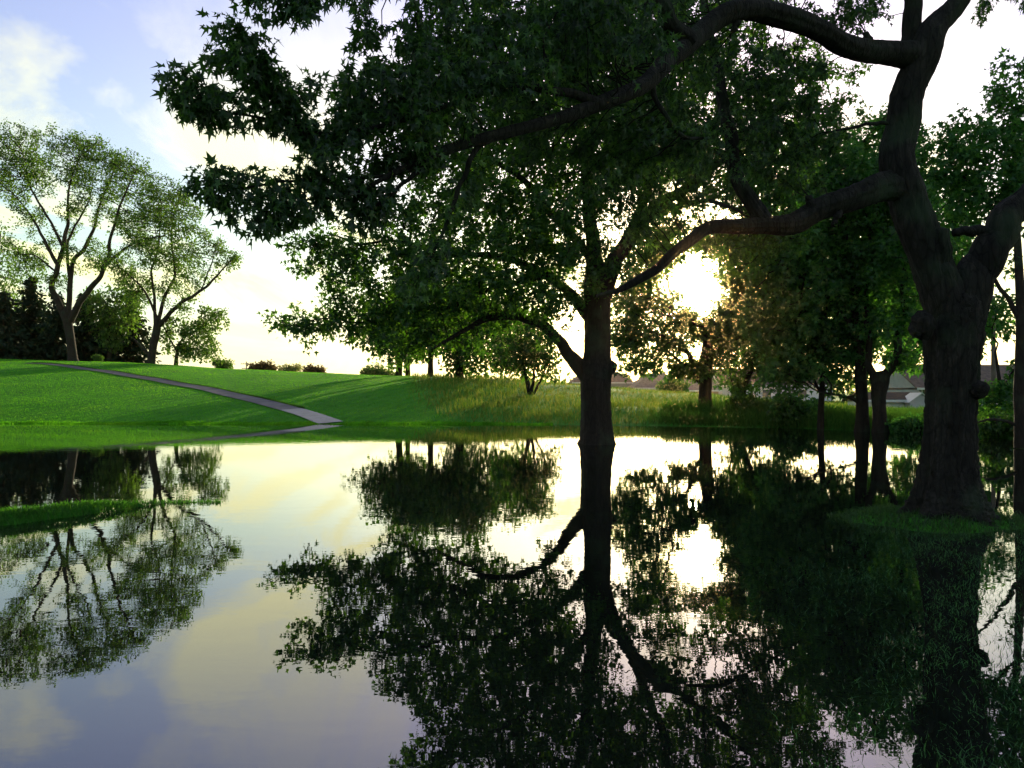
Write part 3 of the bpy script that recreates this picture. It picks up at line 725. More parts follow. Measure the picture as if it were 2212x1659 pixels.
# --- maple standing in the water
make_tree("maple_tree", "broad maple standing in the middle of the water with a low forked stub",
    [(1287, 966, 24.6, 92), (1287, 950, 24.6, 78), (1286, 920, 24.6, 69), (1285, 870, 24.6, 65), (1285, 820, 24.6, 68), (1287, 795, 24.6, 72), (1289, 765, 24.6, 60), (1290, 715, 24.6, 57), (1290, 660, 24.6, 58), (1290, 610, 24.6, 56), (1286, 560, 24.6, 34)],
    [[(1278, 822, 24.6, 46), (1250, 788, 24.5, 34), (1226, 762, 24.4, 27), (1204, 735, 24.2, 24), (1170, 700, 23.9, 20), (1115, 682, 23.5, 17), (1055, 690, 23.1, 14), (1000, 716, 22.8, 10), (935, 753, 22.5, 5)],
     [(1282, 700, 24.6, 30), (1236, 636, 24.4, 22), (1170, 590, 24.1, 18), (1080, 556, 23.7, 14), (960, 548, 23.3, 10), (860, 520, 23.1, 7), (780, 528, 23.0, 5), (720, 508, 22.9, 3), (670, 520, 22.9, 2)],
     [(1286, 640, 24.6, 44), (1280, 520, 24.6, 32), (1268, 400, 24.7, 26), (1250, 250, 24.8, 20), (1228, 90, 24.9, 14), (1210, -100, 25, 8)],
     [(1300, 640, 24.6, 46), (1335, 550, 24.7, 34), (1392, 470, 24.9, 27), (1490, 398, 25.2, 21), (1620, 285, 25.7, 15), (1740, 160, 26.2, 8)],
     [(1362, 505, 24.8, 24), (1405, 395, 25.2, 19), (1435, 320, 25.6, 15), (1450, 200, 26.0, 11), (1470, 40, 26.4, 6)],
     [(1400, 468, 24.9, 15), (1480, 440, 24.6, 12), (1560, 440, 24.3, 9), (1640, 482, 24.4, 5), (1720, 520, 24.8, 3)],
     [(1280, 560, 24.6, 22), (1200, 470, 24.0, 16), (1120, 380, 23.6, 12), (1010, 320, 23.3, 7)],
     [(1170, 600, 24.1, 12), (1060, 625, 23.4, 10), (960, 665, 23.1, 8), (880, 655, 22.9, 6), (790, 695, 22.7, 4), (700, 688, 22.6, 3), (620, 705, 22.5, 2)],
     [(1312, 800, 24.6, 26), (1322, 792, 24.6, 20), (1326, 788, 24.6, 8)],
     [(1290, 950, 24.6, 60), (1312, 957, 24.5, 24), (1330, 962, 24.4, 8)],
    ],
    [(650, 530, 22.8, 62, 30, 0.8), (640, 690, 22.5, 60, 32, 0.8), (720, 590, 22.9, 85, 55, 1.2), (730, 715, 22.6, 110, 30, 1.0), (680, 760, 22.4, 40, 12, 0.5, 0.8),
     (860, 610, 23, 120, 110, 1.8, 1.1), (900, 720, 22.9, 110, 50, 1.3), (1010, 600, 23.4, 140, 120, 2.2, 1.2), (1110, 640, 23.6, 110, 70, 1.8, 1.1),
     (1150, 470, 24, 150, 130, 2.6), (1000, 430, 23.4, 140, 90, 2.0), (1020, 270, 23.6, 170, 130, 2.4), (1240, 320, 24.6, 170, 160, 3.0), (1300, 560, 24.0, 90, 80, 1.6, 0.7),
     (1400, 250, 25.2, 180, 150, 3.0), (1560, 330, 25.4, 150, 120, 2.4), (1640, 420, 24.6, 110, 60, 1.8), (1450, 440, 25, 90, 60, 1.4, 0.5), (1700, 220, 26, 120, 120, 2.4),
     (1300, 60, 24.8, 420, 130, 3.4, 0.9), (1250, -130, 25, 330, 110, 3.2, 0.7), (1255, 660, 24.1, 60, 50, 0.8, 0.8), (1345, 790, 24.0, 14, 50, 0.4, 1.0), (1180, 740, 23.6, 40, 30, 0.8, 0.8), (1180, 560, 23.2, 90, 120, 1.4, 1.2), (1380, 590, 24.6, 60, 60, 1.2, 0.8), (1440, 545, 24.9, 70, 36, 1.3, 0.9), (1600, 530, 25.2, 110, 50, 1.8, 0.9), (1690, 470, 25.6, 90, 70, 1.8, 0.7), (900, 500, 23.2, 110, 60, 1.4, 0.8)],
    8200, 0.28, 0.27, "star", 0.155, 8, M["leaf_mid"], M["bark_mid"], 0.006, 0.09, per=8, tight=0.45, maxcnt=8,
    gap=gaps(sun_gap, ellip(1228, 800, 30, 36)), sides=28, rough=0.06, flute=0.05, seed=2, droop=0.6, trunk_n=10, mult=3.0, clear=0.5, leafy=0.045)

# --- tree on the far bank under the sun and its leaning neighbour
make_tree("bank_tree", "dark trunked tree on the far bank directly below the sun",
    [(1523, 880, 43.5, 34), (1523, 855, 43.5, 28), (1524, 810, 43.5, 27), (1527, 760, 43.5, 25), (1530, 720, 43.6, 17), (1534, 690, 43.8, 8)],
    [[(1520, 812, 43.5, 16), (1500, 785, 43.3, 12), (1480, 758, 43, 10), (1455, 735, 42.6, 7), (1420, 722, 42, 4)],
     [(1516, 830, 43.5, 11), (1494, 800, 43.4, 9), (1462, 776, 43.2, 7), (1440, 755, 43, 4)],
     [(1530, 730, 43.6, 15), (1580, 660, 44, 11), (1640, 580, 44.5, 8), (1700, 520, 45, 4)],
     [(1530, 720, 43.6, 12), (1490, 690, 43.2, 8), (1430, 680, 42.6, 4)]],
    [(1400, 735, 42.4, 80, 42, 2.0), (1375, 790, 42, 45, 25, 1.2, 0.7), (1440, 690, 43, 90, 26, 2.0), (1540, 705, 43.5, 80, 36, 2.0), (1615, 640, 44, 60, 70, 2.0),
     (1650, 560, 44.5, 70, 70, 2.2), (1600, 520, 44.5, 60, 40, 1.6), (1380, 660, 43, 46, 50, 1.4, 1.3), (1400, 580, 43.4, 40, 40, 1.2), (1430, 520, 44, 80, 36, 1.4), (1540, 520, 44, 80, 30, 1.6), (1440, 650, 43.2, 60, 24, 1.4, 1.2), (1350, 720, 42.4, 40, 40, 1.2, 1.2), (1590, 600, 44, 34, 60, 1.4), (1480, 800, 43, 60, 28, 1.4, 0.6), (1560, 770, 43.4, 40, 30, 1.2, 0.6)],
    4200, 0.40, 0.38, "star", 0.24, 9, M["leaf_mid"], M["bark_mid"], 0.010, 0.11, gap=sun_gap, seed=3, maxcnt=7, sides=16)
make_tree("bank_tree", "slim leaning tree with thin crown right of the trunk below the sun",
    [(1598, 866, 45, 14), (1612, 825, 45, 12), (1628, 785, 45, 10), (1645, 720, 45.2, 8), (1660, 640, 45.4, 5)],
    [[(1592, 866, 45, 5), (1580, 820, 45, 4), (1570, 780, 45, 2.5)], [(1640, 740, 45.2, 6), (1600, 715, 45, 4), (1565, 700, 44.8, 2)]],
    [(1600, 740, 45, 60, 30, 1.4, 0.5), (1680, 660, 45.4, 70, 80, 2.0), (1700, 570, 45.6, 60, 60, 2.0), (1650, 790, 45, 50, 35, 1.2, 0.7), (1600, 830, 44.8, 50, 20, 1.0, 0.6)],
    1500, 0.42, 0.42, "star", 0.25, 8, M["leaf_mid"], M["bark_mid"], 0.010, 0.08, seed=4, maxcnt=7, sides=12, gap=sun_gap)

# --- group of shade trees on the right bank
make_tree("shade_tree", "straight dark trunk of the right bank pair, nearer the sun",
    [(1862, 938, 32.4, 34), (1862, 900, 32.4, 27), (1861, 840, 32.4, 25), (1858, 760, 32.4, 23), (1850, 680, 32.5, 19), (1838, 580, 32.8, 14), (1820, 450, 33.2, 9), (1810, 320, 33.5, 5)],
    [[(1862, 870, 32.4, 9), (1830, 858, 32.2, 7), (1790, 850, 32, 4)], [(1852, 720, 32.5, 14), (1800, 650, 32.6, 11), (1730, 600, 32.8, 7), (1670, 560, 33, 4)],
     [(1845, 640, 32.6, 12), (1900, 560, 32.4, 9), (1940, 460, 32.4, 5)]],
    [(1780, 640, 33, 110, 90, 2.0), (1720, 560, 33.4, 90, 80, 2.0), (1830, 520, 33, 110, 100, 2.2), (1800, 400, 33.6, 110, 90, 2.2), (1700, 690, 33, 90, 60, 1.6), (1740, 780, 32.8, 90, 60, 1.6, 0.6), (1670, 830, 32.6, 50, 34, 1.0, 0.5), (1900, 310, 34.5, 70, 60, 2.0)],
    2600, 0.36, 0.36, "star", 0.22, 9, M["leaf_right"], M["bark_mid"], 0.008, 0.1, seed=5, maxcnt=7, sides=16)
make_tree("shade_tree", "forked dark trunk of the right bank pair, beside the near maple",
    [(1902, 944, 31.6, 40), (1900, 900, 31.6, 30), (1898, 860, 31.6, 30), (1900, 835, 31.6, 32), (1905, 805, 31.6, 24)],
    [[(1896, 850, 31.6, 18), (1884, 810, 31.6, 16), (1876, 760, 31.7, 14), (1872, 660, 31.9, 10), (1880, 520, 32.2, 6)],
     [(1904, 850, 31.6, 20), (1918, 806, 31.5, 19), (1936, 760, 31.4, 17), (1948, 690, 31.4, 14), (1950, 600, 31.5, 9), (1990, 470, 31.6, 5)]],
    [(1900, 690, 31.8, 80, 70, 1.6), (1930, 590, 31.8, 80, 80, 1.8), (1960, 480, 32, 90, 90, 2.0), (1890, 420, 32.5, 100, 80, 2.0), (1990, 370, 32.5, 80, 70, 2.0), (1965, 775, 31.4, 30, 40, 1.0, 0.8), (1900, 770, 31.6, 50, 36, 1.0, 0.6)],
    1400, 0.36, 0.4, "star", 0.22, 9, M["leaf_right"], M["bark_mid"], 0.008, 0.1, seed=6, maxcnt=7, sides=16)
make_tree("shade_tree", "thin dark stem left of the right bank pair, wrapped in low leaves",
    [(1772, 934, 33.6, 16), (1774, 880, 33.6, 13), (1778, 800, 33.6, 11), (1784, 700, 33.6, 8), (1780, 600, 33.8, 4)],
    [[(1774, 850, 33.6, 7), (1745, 800, 33.4, 5), (1715, 750, 33.2, 3)]],
    [(1730, 740, 33.4, 80, 80, 1.4), (1800, 760, 33.8, 60, 80, 1.4), (1690, 800, 33.2, 50, 40, 1.0, 0.7)],
    700, 0.36, 0.4, "star", 0.22, 9, M["leaf_right"], M["bark_mid"], 0.008, 0.07, seed=7, maxcnt=7, sides=12)
make_tree("shade_tree", "leafy tree rising behind the near maple trunk at the right edge",
    [(2206, 968, 22.5, 30), (2205, 920, 22.5, 26), (2204, 820, 22.5, 24), (2206, 700, 22.5, 21), (2200, 560, 22.8, 16), (2190, 380, 23.2, 10), (2195, 220, 23.5, 5)],
    [[(2204, 690, 22.5, 12), (2160, 620, 22.7, 9), (2110, 560, 23, 5)], [(2200, 520, 22.8, 11), (2130, 430, 23.2, 8), (2070, 370, 23.6, 4)], [(2204, 920, 22.5, 8), (2150, 906, 22.4, 6), (2100, 915, 22.2, 3)]],
    [(2100, 330, 23.4, 90, 70, 1.6), (2180, 250, 23.4, 50, 90, 1.4), (2190, 400, 23, 60, 70, 1.4), (2080, 420, 23.2, 70, 50, 1.3), (2150, 560, 23, 40, 40, 1.0, 0.2), (2320, 330, 23.5, 100, 160, 2.0), (2190, 160, 23.6, 30, 50, 0.8, 0.8), (2020, 330, 24, 50, 50, 1.2, 0.8)],
    1500, 0.30, 0.34, "star", 0.18, 9, M["leaf_right"], M["bark_mid"], 0.006, 0.09, seed=8, maxcnt=7, sides=16)
make_tree("shade_tree", "low tree with hanging leaves in front of the house at the right edge",
    [(2168, 940, 30, 12), (2166, 890, 30, 10), (2160, 830, 30, 8), (2150, 760, 30.2, 5)],
    [[(2162, 850, 30, 6), (2190, 800, 30, 4), (2220, 760, 30, 2)]],
    [(2150, 680, 30.4, 40, 40, 1.0, 0.8), (2180, 850, 30, 60, 30, 1.0), (2130, 880, 29.8, 30, 26, 0.8, 0.8), (2230, 820, 30, 50, 50, 1.0), (2180, 910, 29.6, 70, 18, 0.8, 0.8)],
    500, 0.34, 0.38, "star", 0.22, 7, M["leaf_right"], M["bark_mid"], 0.007, 0.06, seed=9, maxcnt=7, sides=10)
make_tree("bank_tree", "hazy green tree filling the gap behind the right bank pair",
    [(2040, 890, 62, 14), (2040, 800, 62, 11), (2030, 700, 62, 8), (2000, 560, 62, 4)], [],
    [(1990, 560, 62, 110, 110, 4), (1880, 620, 63, 120, 110, 4), (1980, 740, 61, 80, 60, 3), (1760, 480, 64, 110, 90, 4), (2080, 690, 61, 60, 70, 3, 0.8), (1640, 700, 64, 60, 90, 3, 0.8)],
    2600, 0.6, 0.6, "leaf", 0.42, 8, M["leaf_right"], M["bark_mid"], 0.014, 0.14, seed=10, maxcnt=8, sides=10)

# --- left lawn trees (crop coordinates turned into frame coordinates)
def Z(x, y): return 0.4535 * x, 221.3 + 0.4535 * y
def zl(pts, d, k=0.33): return [(*Z(x, y), d + dd, w * k) for x, y, w, dd in pts]
def zb(bl, d): return [(*Z(b[0], b[1]), d + (b[6] if len(b) > 6 else 0), b[2] * 0.4535, b[3] * 0.4535, b[4], b[5] if len(b) > 5 else 1.0) for b in bl]
make_tree("lawn_tree", "tall wide-crowned tree with bare forking limbs at the top of the lawn",
    zl([(350, 1246, 84, 0), (346, 1215, 62, 0), (340, 1150, 54, 0), (325, 1060, 56, 0), (312, 1010, 64, 0), (300, 985, 40, 0)], 98),
    [zl([(312, 1030, 46, 0), (280, 960, 42, -.2), (250, 880, 36, -.5), (268, 800, 32, -.8), (296, 700, 28, -1), (318, 620, 24, -1), (326, 540, 18, -1), (322, 450, 14, -1.4), (350, 330, 10, -1.6), (392, 240, 5, -2)], 98),
     zl([(272, 770, 26, -.8), (222, 680, 20, -1.5), (172, 580, 15, -2), (110, 490, 10, -2.4), (60, 430, 5, -3)], 98),
     zl([(300, 690, 20, -1), (252, 590, 16, -.5), (200, 500, 14, 0), (152, 420, 11, .4), (128, 330, 7, .8), (110, 240, 4, 1)], 98),
     zl([(326, 1020, 38, 0), (332, 890, 32, .4), (348, 770, 28, .8), (402, 690, 24, 1.2), (452, 580, 18, 1.6), (482, 470, 13, 2), (525, 370, 9, 2.2), (560, 280, 5, 2.4)], 98),
     zl([(335, 870, 22, .4), (320, 700, 18, 1.4), (350, 600, 14, 2), (420, 480, 10, 2.4), (440, 380, 6, 2.8), (450, 280, 3, 3)], 98),
     zl([(335, 1040, 48, 0), (372, 970, 40, -.3), (410, 905, 36, -.6), (472, 835, 30, -1), (518, 745, 26, -1.4), (524, 650, 20, -1.6), (566, 510, 15, -2), (612, 400, 10, -2.2), (650, 320, 5, -2.4)], 98),
     zl([(505, 775, 20, -1.3), (600, 692, 16, -2), (700, 655, 11, -2.5), (790, 632, 5, -3)], 98),
     zl([(258, 800, 13, -.8), (215, 765, 11, -1), (165, 728, 8, -1.4), (88, 722, 4, -2)], 98)],
    zb([(60, 230, 120, 90, 4), (0, 330, 90, 110, 4), (170, 330, 110, 70, 4, .8), (300, 200, 130, 55, 4), (450, 250, 120, 60, 4), (570, 300, 90, 60, 4), (660, 370, 70, 80, 4), (520, 400, 100, 60, 4, .6), (330, 330, 90, 60, 4, .5), (60, 440, 90, 45, 4, .7), (620, 560, 80, 70, 4, .4), (420, 520, 160, 90, 5, .12), (200, 560, 120, 90, 5, .1), (120, 700, 90, 70, 4, .3), (430, 720, 70, 80, 4, .3), (760, 480, 60, 60, 3, .5), (260, 860, 50, 70, 3, .35), (130, 800, 90, 50, 4, .35)], 98),
    2800, 0.75, 0.75, "leaf", 0.28, 8, M["leaf_far"], M["bark_far"], 0.018, 0.16, per=7, tight=0.5, maxcnt=6, seed=20, sides=14, rough=0.04, droop=0.4, spread=0.9, offs=1.3, mult=3.3)
make_tree("lawn_tree", "second lawn tree with a thick leaning trunk right of the tallest one",
    zl([(716, 1262, 66, 0), (722, 1225, 52, 0), (730, 1160, 48, 0), (742, 1100, 50, 0), (748, 1060, 44, 0), (746, 1020, 26, 0)], 94),
    [zl([(742, 1070, 26, 0), (734, 920, 18, .3), (722, 810, 14, .8), (752, 700, 11, 1.2), (762, 600, 7, 1.6), (770, 480, 4, 2)], 94),
     zl([(752, 1070, 34, 0), (818, 995, 26, -.4), (900, 932, 21, -.8), (1000, 862, 16, -1.2), (1060, 795, 10, -1.5), (1115, 735, 5, -1.8)], 94),
     zl([(750, 1060, 28, 0), (782, 930, 22, .4), (832, 830, 17, .9), (820, 700, 13, 1.3), (818, 600, 9, 1.6), (835, 490, 5, 2)], 94),
     zl([(745, 1020, 18, 0), (690, 900, 13, -.4), (610, 820, 9, -.9), (560, 780, 5, -1.2)], 94),
     zl([(712, 1205, 26, 0), (684, 1176, 20, -.1), (650, 1140, 11, -.3), (630, 1118, 5, -.4)], 94),
     zl([(960, 890, 10, -1), (1010, 760, 7, -1.2), (1030, 680, 4, -1.4)], 94)],
    zb([(800, 420, 90, 50, 4, 1.1), (890, 500, 70, 60, 4, 1), (760, 530, 100, 70, 4), (860, 590, 90, 50, 4), (650, 620, 70, 70, 4, .9), (1000, 680, 80, 50, 3, .9), (1075, 745, 55, 45, 2.5, .9), (720, 720, 90, 70, 4, .7), (860, 730, 100, 70, 4, .7), (600, 780, 70, 80, 3, .7), (950, 820, 70, 60, 3, .45), (640, 880, 70, 60, 3, .6), (800, 880, 90, 50, 4, .35), (880, 960, 60, 40, 3, .4)], 94),
    2300, 0.7, 0.7, "leaf", 0.28, 8, M["leaf_far"], M["bark_far"], 0.016, 0.14, per=7, tight=0.5, maxcnt=6, seed=21, sides=14, rough=0.05, droop=0.4, spread=0.9, offs=1.3, mult=3.3)
make_tree("lawn_tree", "small low tree with spreading twigs below the second lawn tree",
    zl([(838, 1262, 30, 0), (840, 1220, 24, 0), (846, 1175, 22, 0), (850, 1150, 14, 0)], 96),
    [zl([(842, 1185, 14, 0), (800, 1110, 10, -.4), (770, 1040, 5, -.8)], 96), zl([(848, 1175, 14, 0), (880, 1100, 10, .4), (940, 1040, 7, .8), (1020, 1000, 4, 1)], 96)],
    zb([(880, 1080, 90, 50, 3), (1000, 1010, 80, 40, 3), (960, 1130, 80, 50, 3), (1030, 1070, 60, 40, 2.5), (790, 1130, 50, 60, 2.5, .7), (1000, 1200, 60, 40, 2.5, .8), (900, 1200, 90, 40, 2.5, .8)], 96),
    750, 0.7, 0.8, "leaf", 0.38, 8, M["leaf_far"], M["bark_far"], 0.014, 0.1, seed=22, maxcnt=6, sides=10, droop=0.4, spread=0.9, offs=1.1)
make_tree("lawn_tree", "pale thin-leaved tree cut by the left edge behind the dark evergreens",
    [(-20, 780, 125, 16), (-20, 700, 125, 13), (-10, 600, 125, 9), (0, 500, 125, 5)], [],
    [(-10, 560, 125, 60, 60, 5), (20, 640, 125, 60, 60, 5), (-30, 660, 125, 60, 60, 5), (70, 690, 125, 50, 40, 4, .6)],
    450, 1.0, 1.1, "leaf", 0.5, 7, M["leaf_far"], M["bark_far"], 0.02, 0.15, seed=23, maxcnt=6, sides=8, offs=2.2)
make_tree("background_tree", "bright green broadleaf tree between the two lawn tree trunks",
    [(235, 785, 112, 12), (236, 740, 112, 9), (238, 690, 112, 5)], [],
    [(225, 690, 112, 40, 35, 3), (255, 660, 112, 50, 45, 3), (205, 650, 112, 35, 30, 3, .7), (250, 720, 112, 45, 30, 3)],
    600, 0.9, 1.0, "leaf", 0.5, 9, M["leaf_far"], M["bark_far"], 0.016, 0.12, seed=24, maxcnt=7, sides=8, offs=1.6)
def conifer(label, px, d, top, width, seed):
    """evergreen: straight stem, drooping whorls of needle sprays"""
    r = np.random.default_rng(seed)
    b = P(px, 790, d); b[2] = float(terrain(b[0], b[1]))
    ht = (HCAM + (HY - top) / FPX * d) - b[2]; wd = width / FPX * d
    root = empty("evergreen_tree", b, label, "tree", "dark evergreens behind the lawn trees")
    n = 14; z = np.linspace(-0.2, ht, n)
    V, F = tube(np.stack([0.1 * np.sin(z), 0.1 * np.cos(z * 0.7), z], -1), np.linspace(0.32, 0.03, n), 8, 0.05, seed=seed)
    build("trunk", V, F, M["bark_far"], root)
    pos, dirs, tw = [], [], []
    for zz_ in np.arange(0.3, ht - 0.3, 0.5):
        L = wd * (1 - (zz_ / ht) ** 1.3) * r.uniform(0.75, 1.1) + 0.2
        for k in range(r.integers(6, 9)):
            a = r.uniform(0, 6.283); m = max(3, int(L / 0.28)); LL = L * r.uniform(0.6, 1.1)
            s = np.linspace(0.05, 1, m)
            q = np.stack([np.cos(a) * s * LL, np.sin(a) * s * LL, zz_ - 0.25 * LL * s**1.5 + 0.08 * LL * s], -1)
            tw.append(tube(q[::max(1, m // 4)], np.linspace(0.04, 0.012, len(q[::max(1, m // 4)])), 3, cap=False))
            for rep in range(3):
                pos.append(q + r.normal(0, 0.14, q.shape)); dirs.append(np.tile([math.cos(a), math.sin(a), -0.3], (m, 1)))
    V, F = join(tw); build("branchwork", V, F, M["bark_far"], root)["kind"] = "stuff"
    pos = np.vstack(pos); dirs = np.vstack(dirs)
    Rm = leaf_frames(pos, dirs, 0.5, 0.5)
    V, F = leaf_mesh(pos, Rm, r.uniform(0.4, 0.75, len(pos)), "leaf")
    c = build("crown", V, F, M["leaf_conifer"], root, smooth=False); c["kind"] = "stuff"
for k, (lab, px, d, top, wd) in enumerate([
    ("dark evergreen at the left edge below the pale tree", 10, 108, 625, 75), ("second dark evergreen from the left edge", 70, 112, 590, 75),
    ("dark evergreen just left of the tall lawn tree trunk", 122, 110, 630, 66), ("dark evergreen just right of the tall lawn tree trunk", 182, 112, 628, 66),
    ("dark evergreen behind the grey board and post", 232, 116, 650, 60), ("dark evergreen left of the leaning trunk", 285, 116, 630, 60)]):
    conifer(lab, px, d, top, wd, 300 + k)

# --- grove on the meadow crest, small trees and shrubs
grp = None
make_tree("crest_tree", "dark leafy tree, leftmost trunk of the grove on the crest",
    [(862, 818, 77.0, 17), (862, 800, 77.0, 14), (864, 760, 77.0, 13), (868, 700, 77.0, 9), (870, 640, 77.0, 5)],
    [[(863, 770, 77.0, 7), (840, 740, 76.2, 5), (810, 715, 75.4, 3)]],
    [(850, 720, 76.2, 70, 36, 4), (810, 740, 75.4, 45, 24, 3, .8), (880, 680, 77.0, 80, 50, 4), (900, 740, 77.0, 50, 28, 3), (850, 770, 76.2, 36, 14, 2, .5)],
    800, 0.8, 0.85, "leaf", 0.46, 9, M["leaf_mid"], M["bark_mid"], 0.016, 0.13, seed=30, maxcnt=7, sides=10, offs=1.5)
make_tree("crest_tree", "thin dark trunk second from the left in the crest grove",
    [(881, 814, 79.0, 12), (881, 790, 79.0, 10), (883, 740, 79.0, 9), (890, 670, 79.0, 5)], [],
    [(900, 700, 79.0, 60, 40, 4), (930, 660, 79.0, 60, 50, 4)],
    450, 0.8, 0.85, "leaf", 0.46, 9, M["leaf_mid"], M["bark_mid"], 0.016, 0.13, seed=31, maxcnt=7, sides=10, offs=1.5)
make_tree("crest_tree", "brownish trunk third from the left in the crest grove",
    [(930, 818, 75.0, 15), (930, 790, 75.0, 12), (931, 740, 75.0, 11), (935, 680, 75.0, 7), (940, 620, 75.0, 4)],
    [[(931, 765, 75.0, 6), (955, 735, 75.0, 4), (975, 715, 75.0, 2)]],
    [(950, 690, 75.0, 80, 50, 4), (970, 740, 75.0, 60, 30, 3), (1000, 660, 75.0, 60, 50, 4)],
    650, 0.8, 0.85, "leaf", 0.44, 9, M["leaf_mid"], M["bark_mid"], 0.016, 0.13, seed=32, maxcnt=7, sides=10, offs=1.5)
make_tree("crest_tree", "rightmost trunk of the crest grove with low bushy growth",
    [(993, 820, 74.0, 20), (993, 800, 74.0, 16), (995, 750, 74.0, 13), (1000, 690, 74.0, 8), (1005, 630, 74.0, 4)],
    [[(994, 760, 74.0, 8), (1030, 730, 74.0, 5), (1060, 700, 74.0, 3)]],
    [(1030, 700, 74.0, 90, 60, 4), (1020, 780, 74.0, 50, 26, 3, .9), (1060, 760, 74.0, 60, 40, 3), (1100, 700, 74.8, 60, 50, 3), (970, 790, 74.0, 30, 20, 2, .6)],
    900, 0.75, 0.8, "leaf", 0.44, 9, M["leaf_mid"], M["bark_mid"], 0.016, 0.13, seed=33, maxcnt=7, sides=10, offs=1.5)
make_tree("small_tree", "small multi-stemmed tree alone on the meadow left of the trunk in the water",
    [(1146, 862, 56, 10), (1142, 845, 56, 8), (1136, 810, 56, 7), (1130, 770, 56, 5), (1125, 730, 56, 3)],
    [[(1147, 860, 56, 8), (1152, 820, 56, 6), (1158, 780, 56, 4), (1170, 730, 56, 2)], [(1149, 860, 56, 6), (1166, 825, 56, 4.5), (1182, 790, 56, 3), (1195, 765, 56, 2)], [(1146, 858, 56, 6), (1140, 820, 56.4, 4), (1110, 770, 56.5, 2)]],
    [(1130, 740, 56, 60, 42, 2.2), (1100, 780, 56, 36, 26, 1.6, .8), (1170, 770, 56, 36, 30, 1.6), (1185, 805, 56, 24, 14, 1.0, .7), (1150, 700, 56, 50, 30, 2.0)],
    800, 0.5, 0.55, "leaf", 0.30, 8, M["leaf_mid"], M["bark_mid"], 0.010, 0.06, seed=34, maxcnt=7, sides=8, offs=1.4)
def shrub(label, px, py, d, rx, ry, rd, m, seed, lsz=0.3, n=260, group=None, per_node=8):
    r = np.random.default_rng(seed)
    return make_tree("shrub", label, [(px, py + ry * 0.9, d, 4), (px + 1, py + ry * 0.3, d, 3), (px, py, d, 2)],
        [[(px, py + ry * 0.9, d, 3), (px - rx * 0.5, py, d, 1.5)], [(px, py + ry * 0.9, d, 3), (px + rx * 0.5, py, d, 1.5)]],
        [(px, py, d, rx, ry, rd), (px - rx * 0.4, py + ry * 0.4, d, rx * 0.6, ry * 0.6, rd * 0.7), (px + rx * 0.45, py + ry * 0.35, d, rx * 0.55, ry * 0.6, rd * 0.7)],
        n, rd * 0.16, rd * 0.18, "leaf", lsz, per_node, m, M["bark_far"], 0.008, 0.05, seed=seed, maxcnt=8, sides=6, cat="shrub", group=group, offs=1.0)
shrub("dark reddish round bush on the lawn skyline", 567, 796, 150, 27, 14, 2.2, M["leaf_red"], 40, 0.4, 420)
shrub("pale yellowish bush beside the dark reddish one on the skyline", 622, 794, 165, 30, 13, 2.4, M["leaf_pale"], 41, 0.42, 160, per_node=5)
shrub("smaller dark round bush right of the pale one on the skyline", 677, 801, 150, 23, 11, 2.0, M["leaf_red"], 42, 0.36, 360)
shrub("green bush on the skyline left of the crest grove", 818, 806, 140, 38, 15, 2.4, M["leaf_far"], 43, 0.4, 380)
shrub("thin yellow-green bush at the foot of the lawn slope trees", 480, 785, 130, 24, 14, 2.0, M["leaf_far"], 44, 0.4, 150, per_node=5)
shrub("dark dome-shaped bush in front of the hip-roofed house", 1455, 832, 82, 33, 16, 1.8, M["leaf_right"], 45, 0.24, 420)
shrub("bushy sapling clump under the slim leaning tree", 1630, 872, 41, 60, 24, 1.4, M["leaf_mid"], 46, 0.2, 420)
shrub("low green bush left of the thin dark stem on the bank", 1715, 880, 36, 55, 26, 1.3, M["leaf_right"], 47, 0.18, 420)
shrub("bush on the bank beside the forked dark trunk", 1965, 918, 31, 45, 16, 1.0, M["leaf_right"], 48, 0.15, 320)
shrub("sunlit bush at the right edge beyond the near maple", 2165, 915, 27.5, 60, 20, 1.0, M["leaf_mid"], 49, 0.15, 360)
# far belt of trees that reads as one mass
rng = np.random.default_rng(77)
nb = 9000
bx = rng.uniform(-260, 260, nb); by = rng.uniform(210, 300, nb)
bt = 5.5 + 3.0 * wob(bx, by, 0.05) + 2.0 * wob(bx, by, 0.17, 3); bt = np.maximum(bt, 2.5)
bt = np.where(bx < -8, bt * 0.35, bt)
pos = np.stack([bx, by, 0.6 + bt * rng.uniform(0, 1, nb) ** 0.7], -1)
V, F = leaf_mesh(pos, leaf_frames(pos, norm(rng.normal(0, 1, (nb, 3)))), rng.uniform(1.2, 2.4, nb), "leaf")
o = build("treeline", V, F, M["leaf_far"], smooth=False); tag(o, "distant belt of trees beyond the meadow and houses", "trees", kind="stuff")

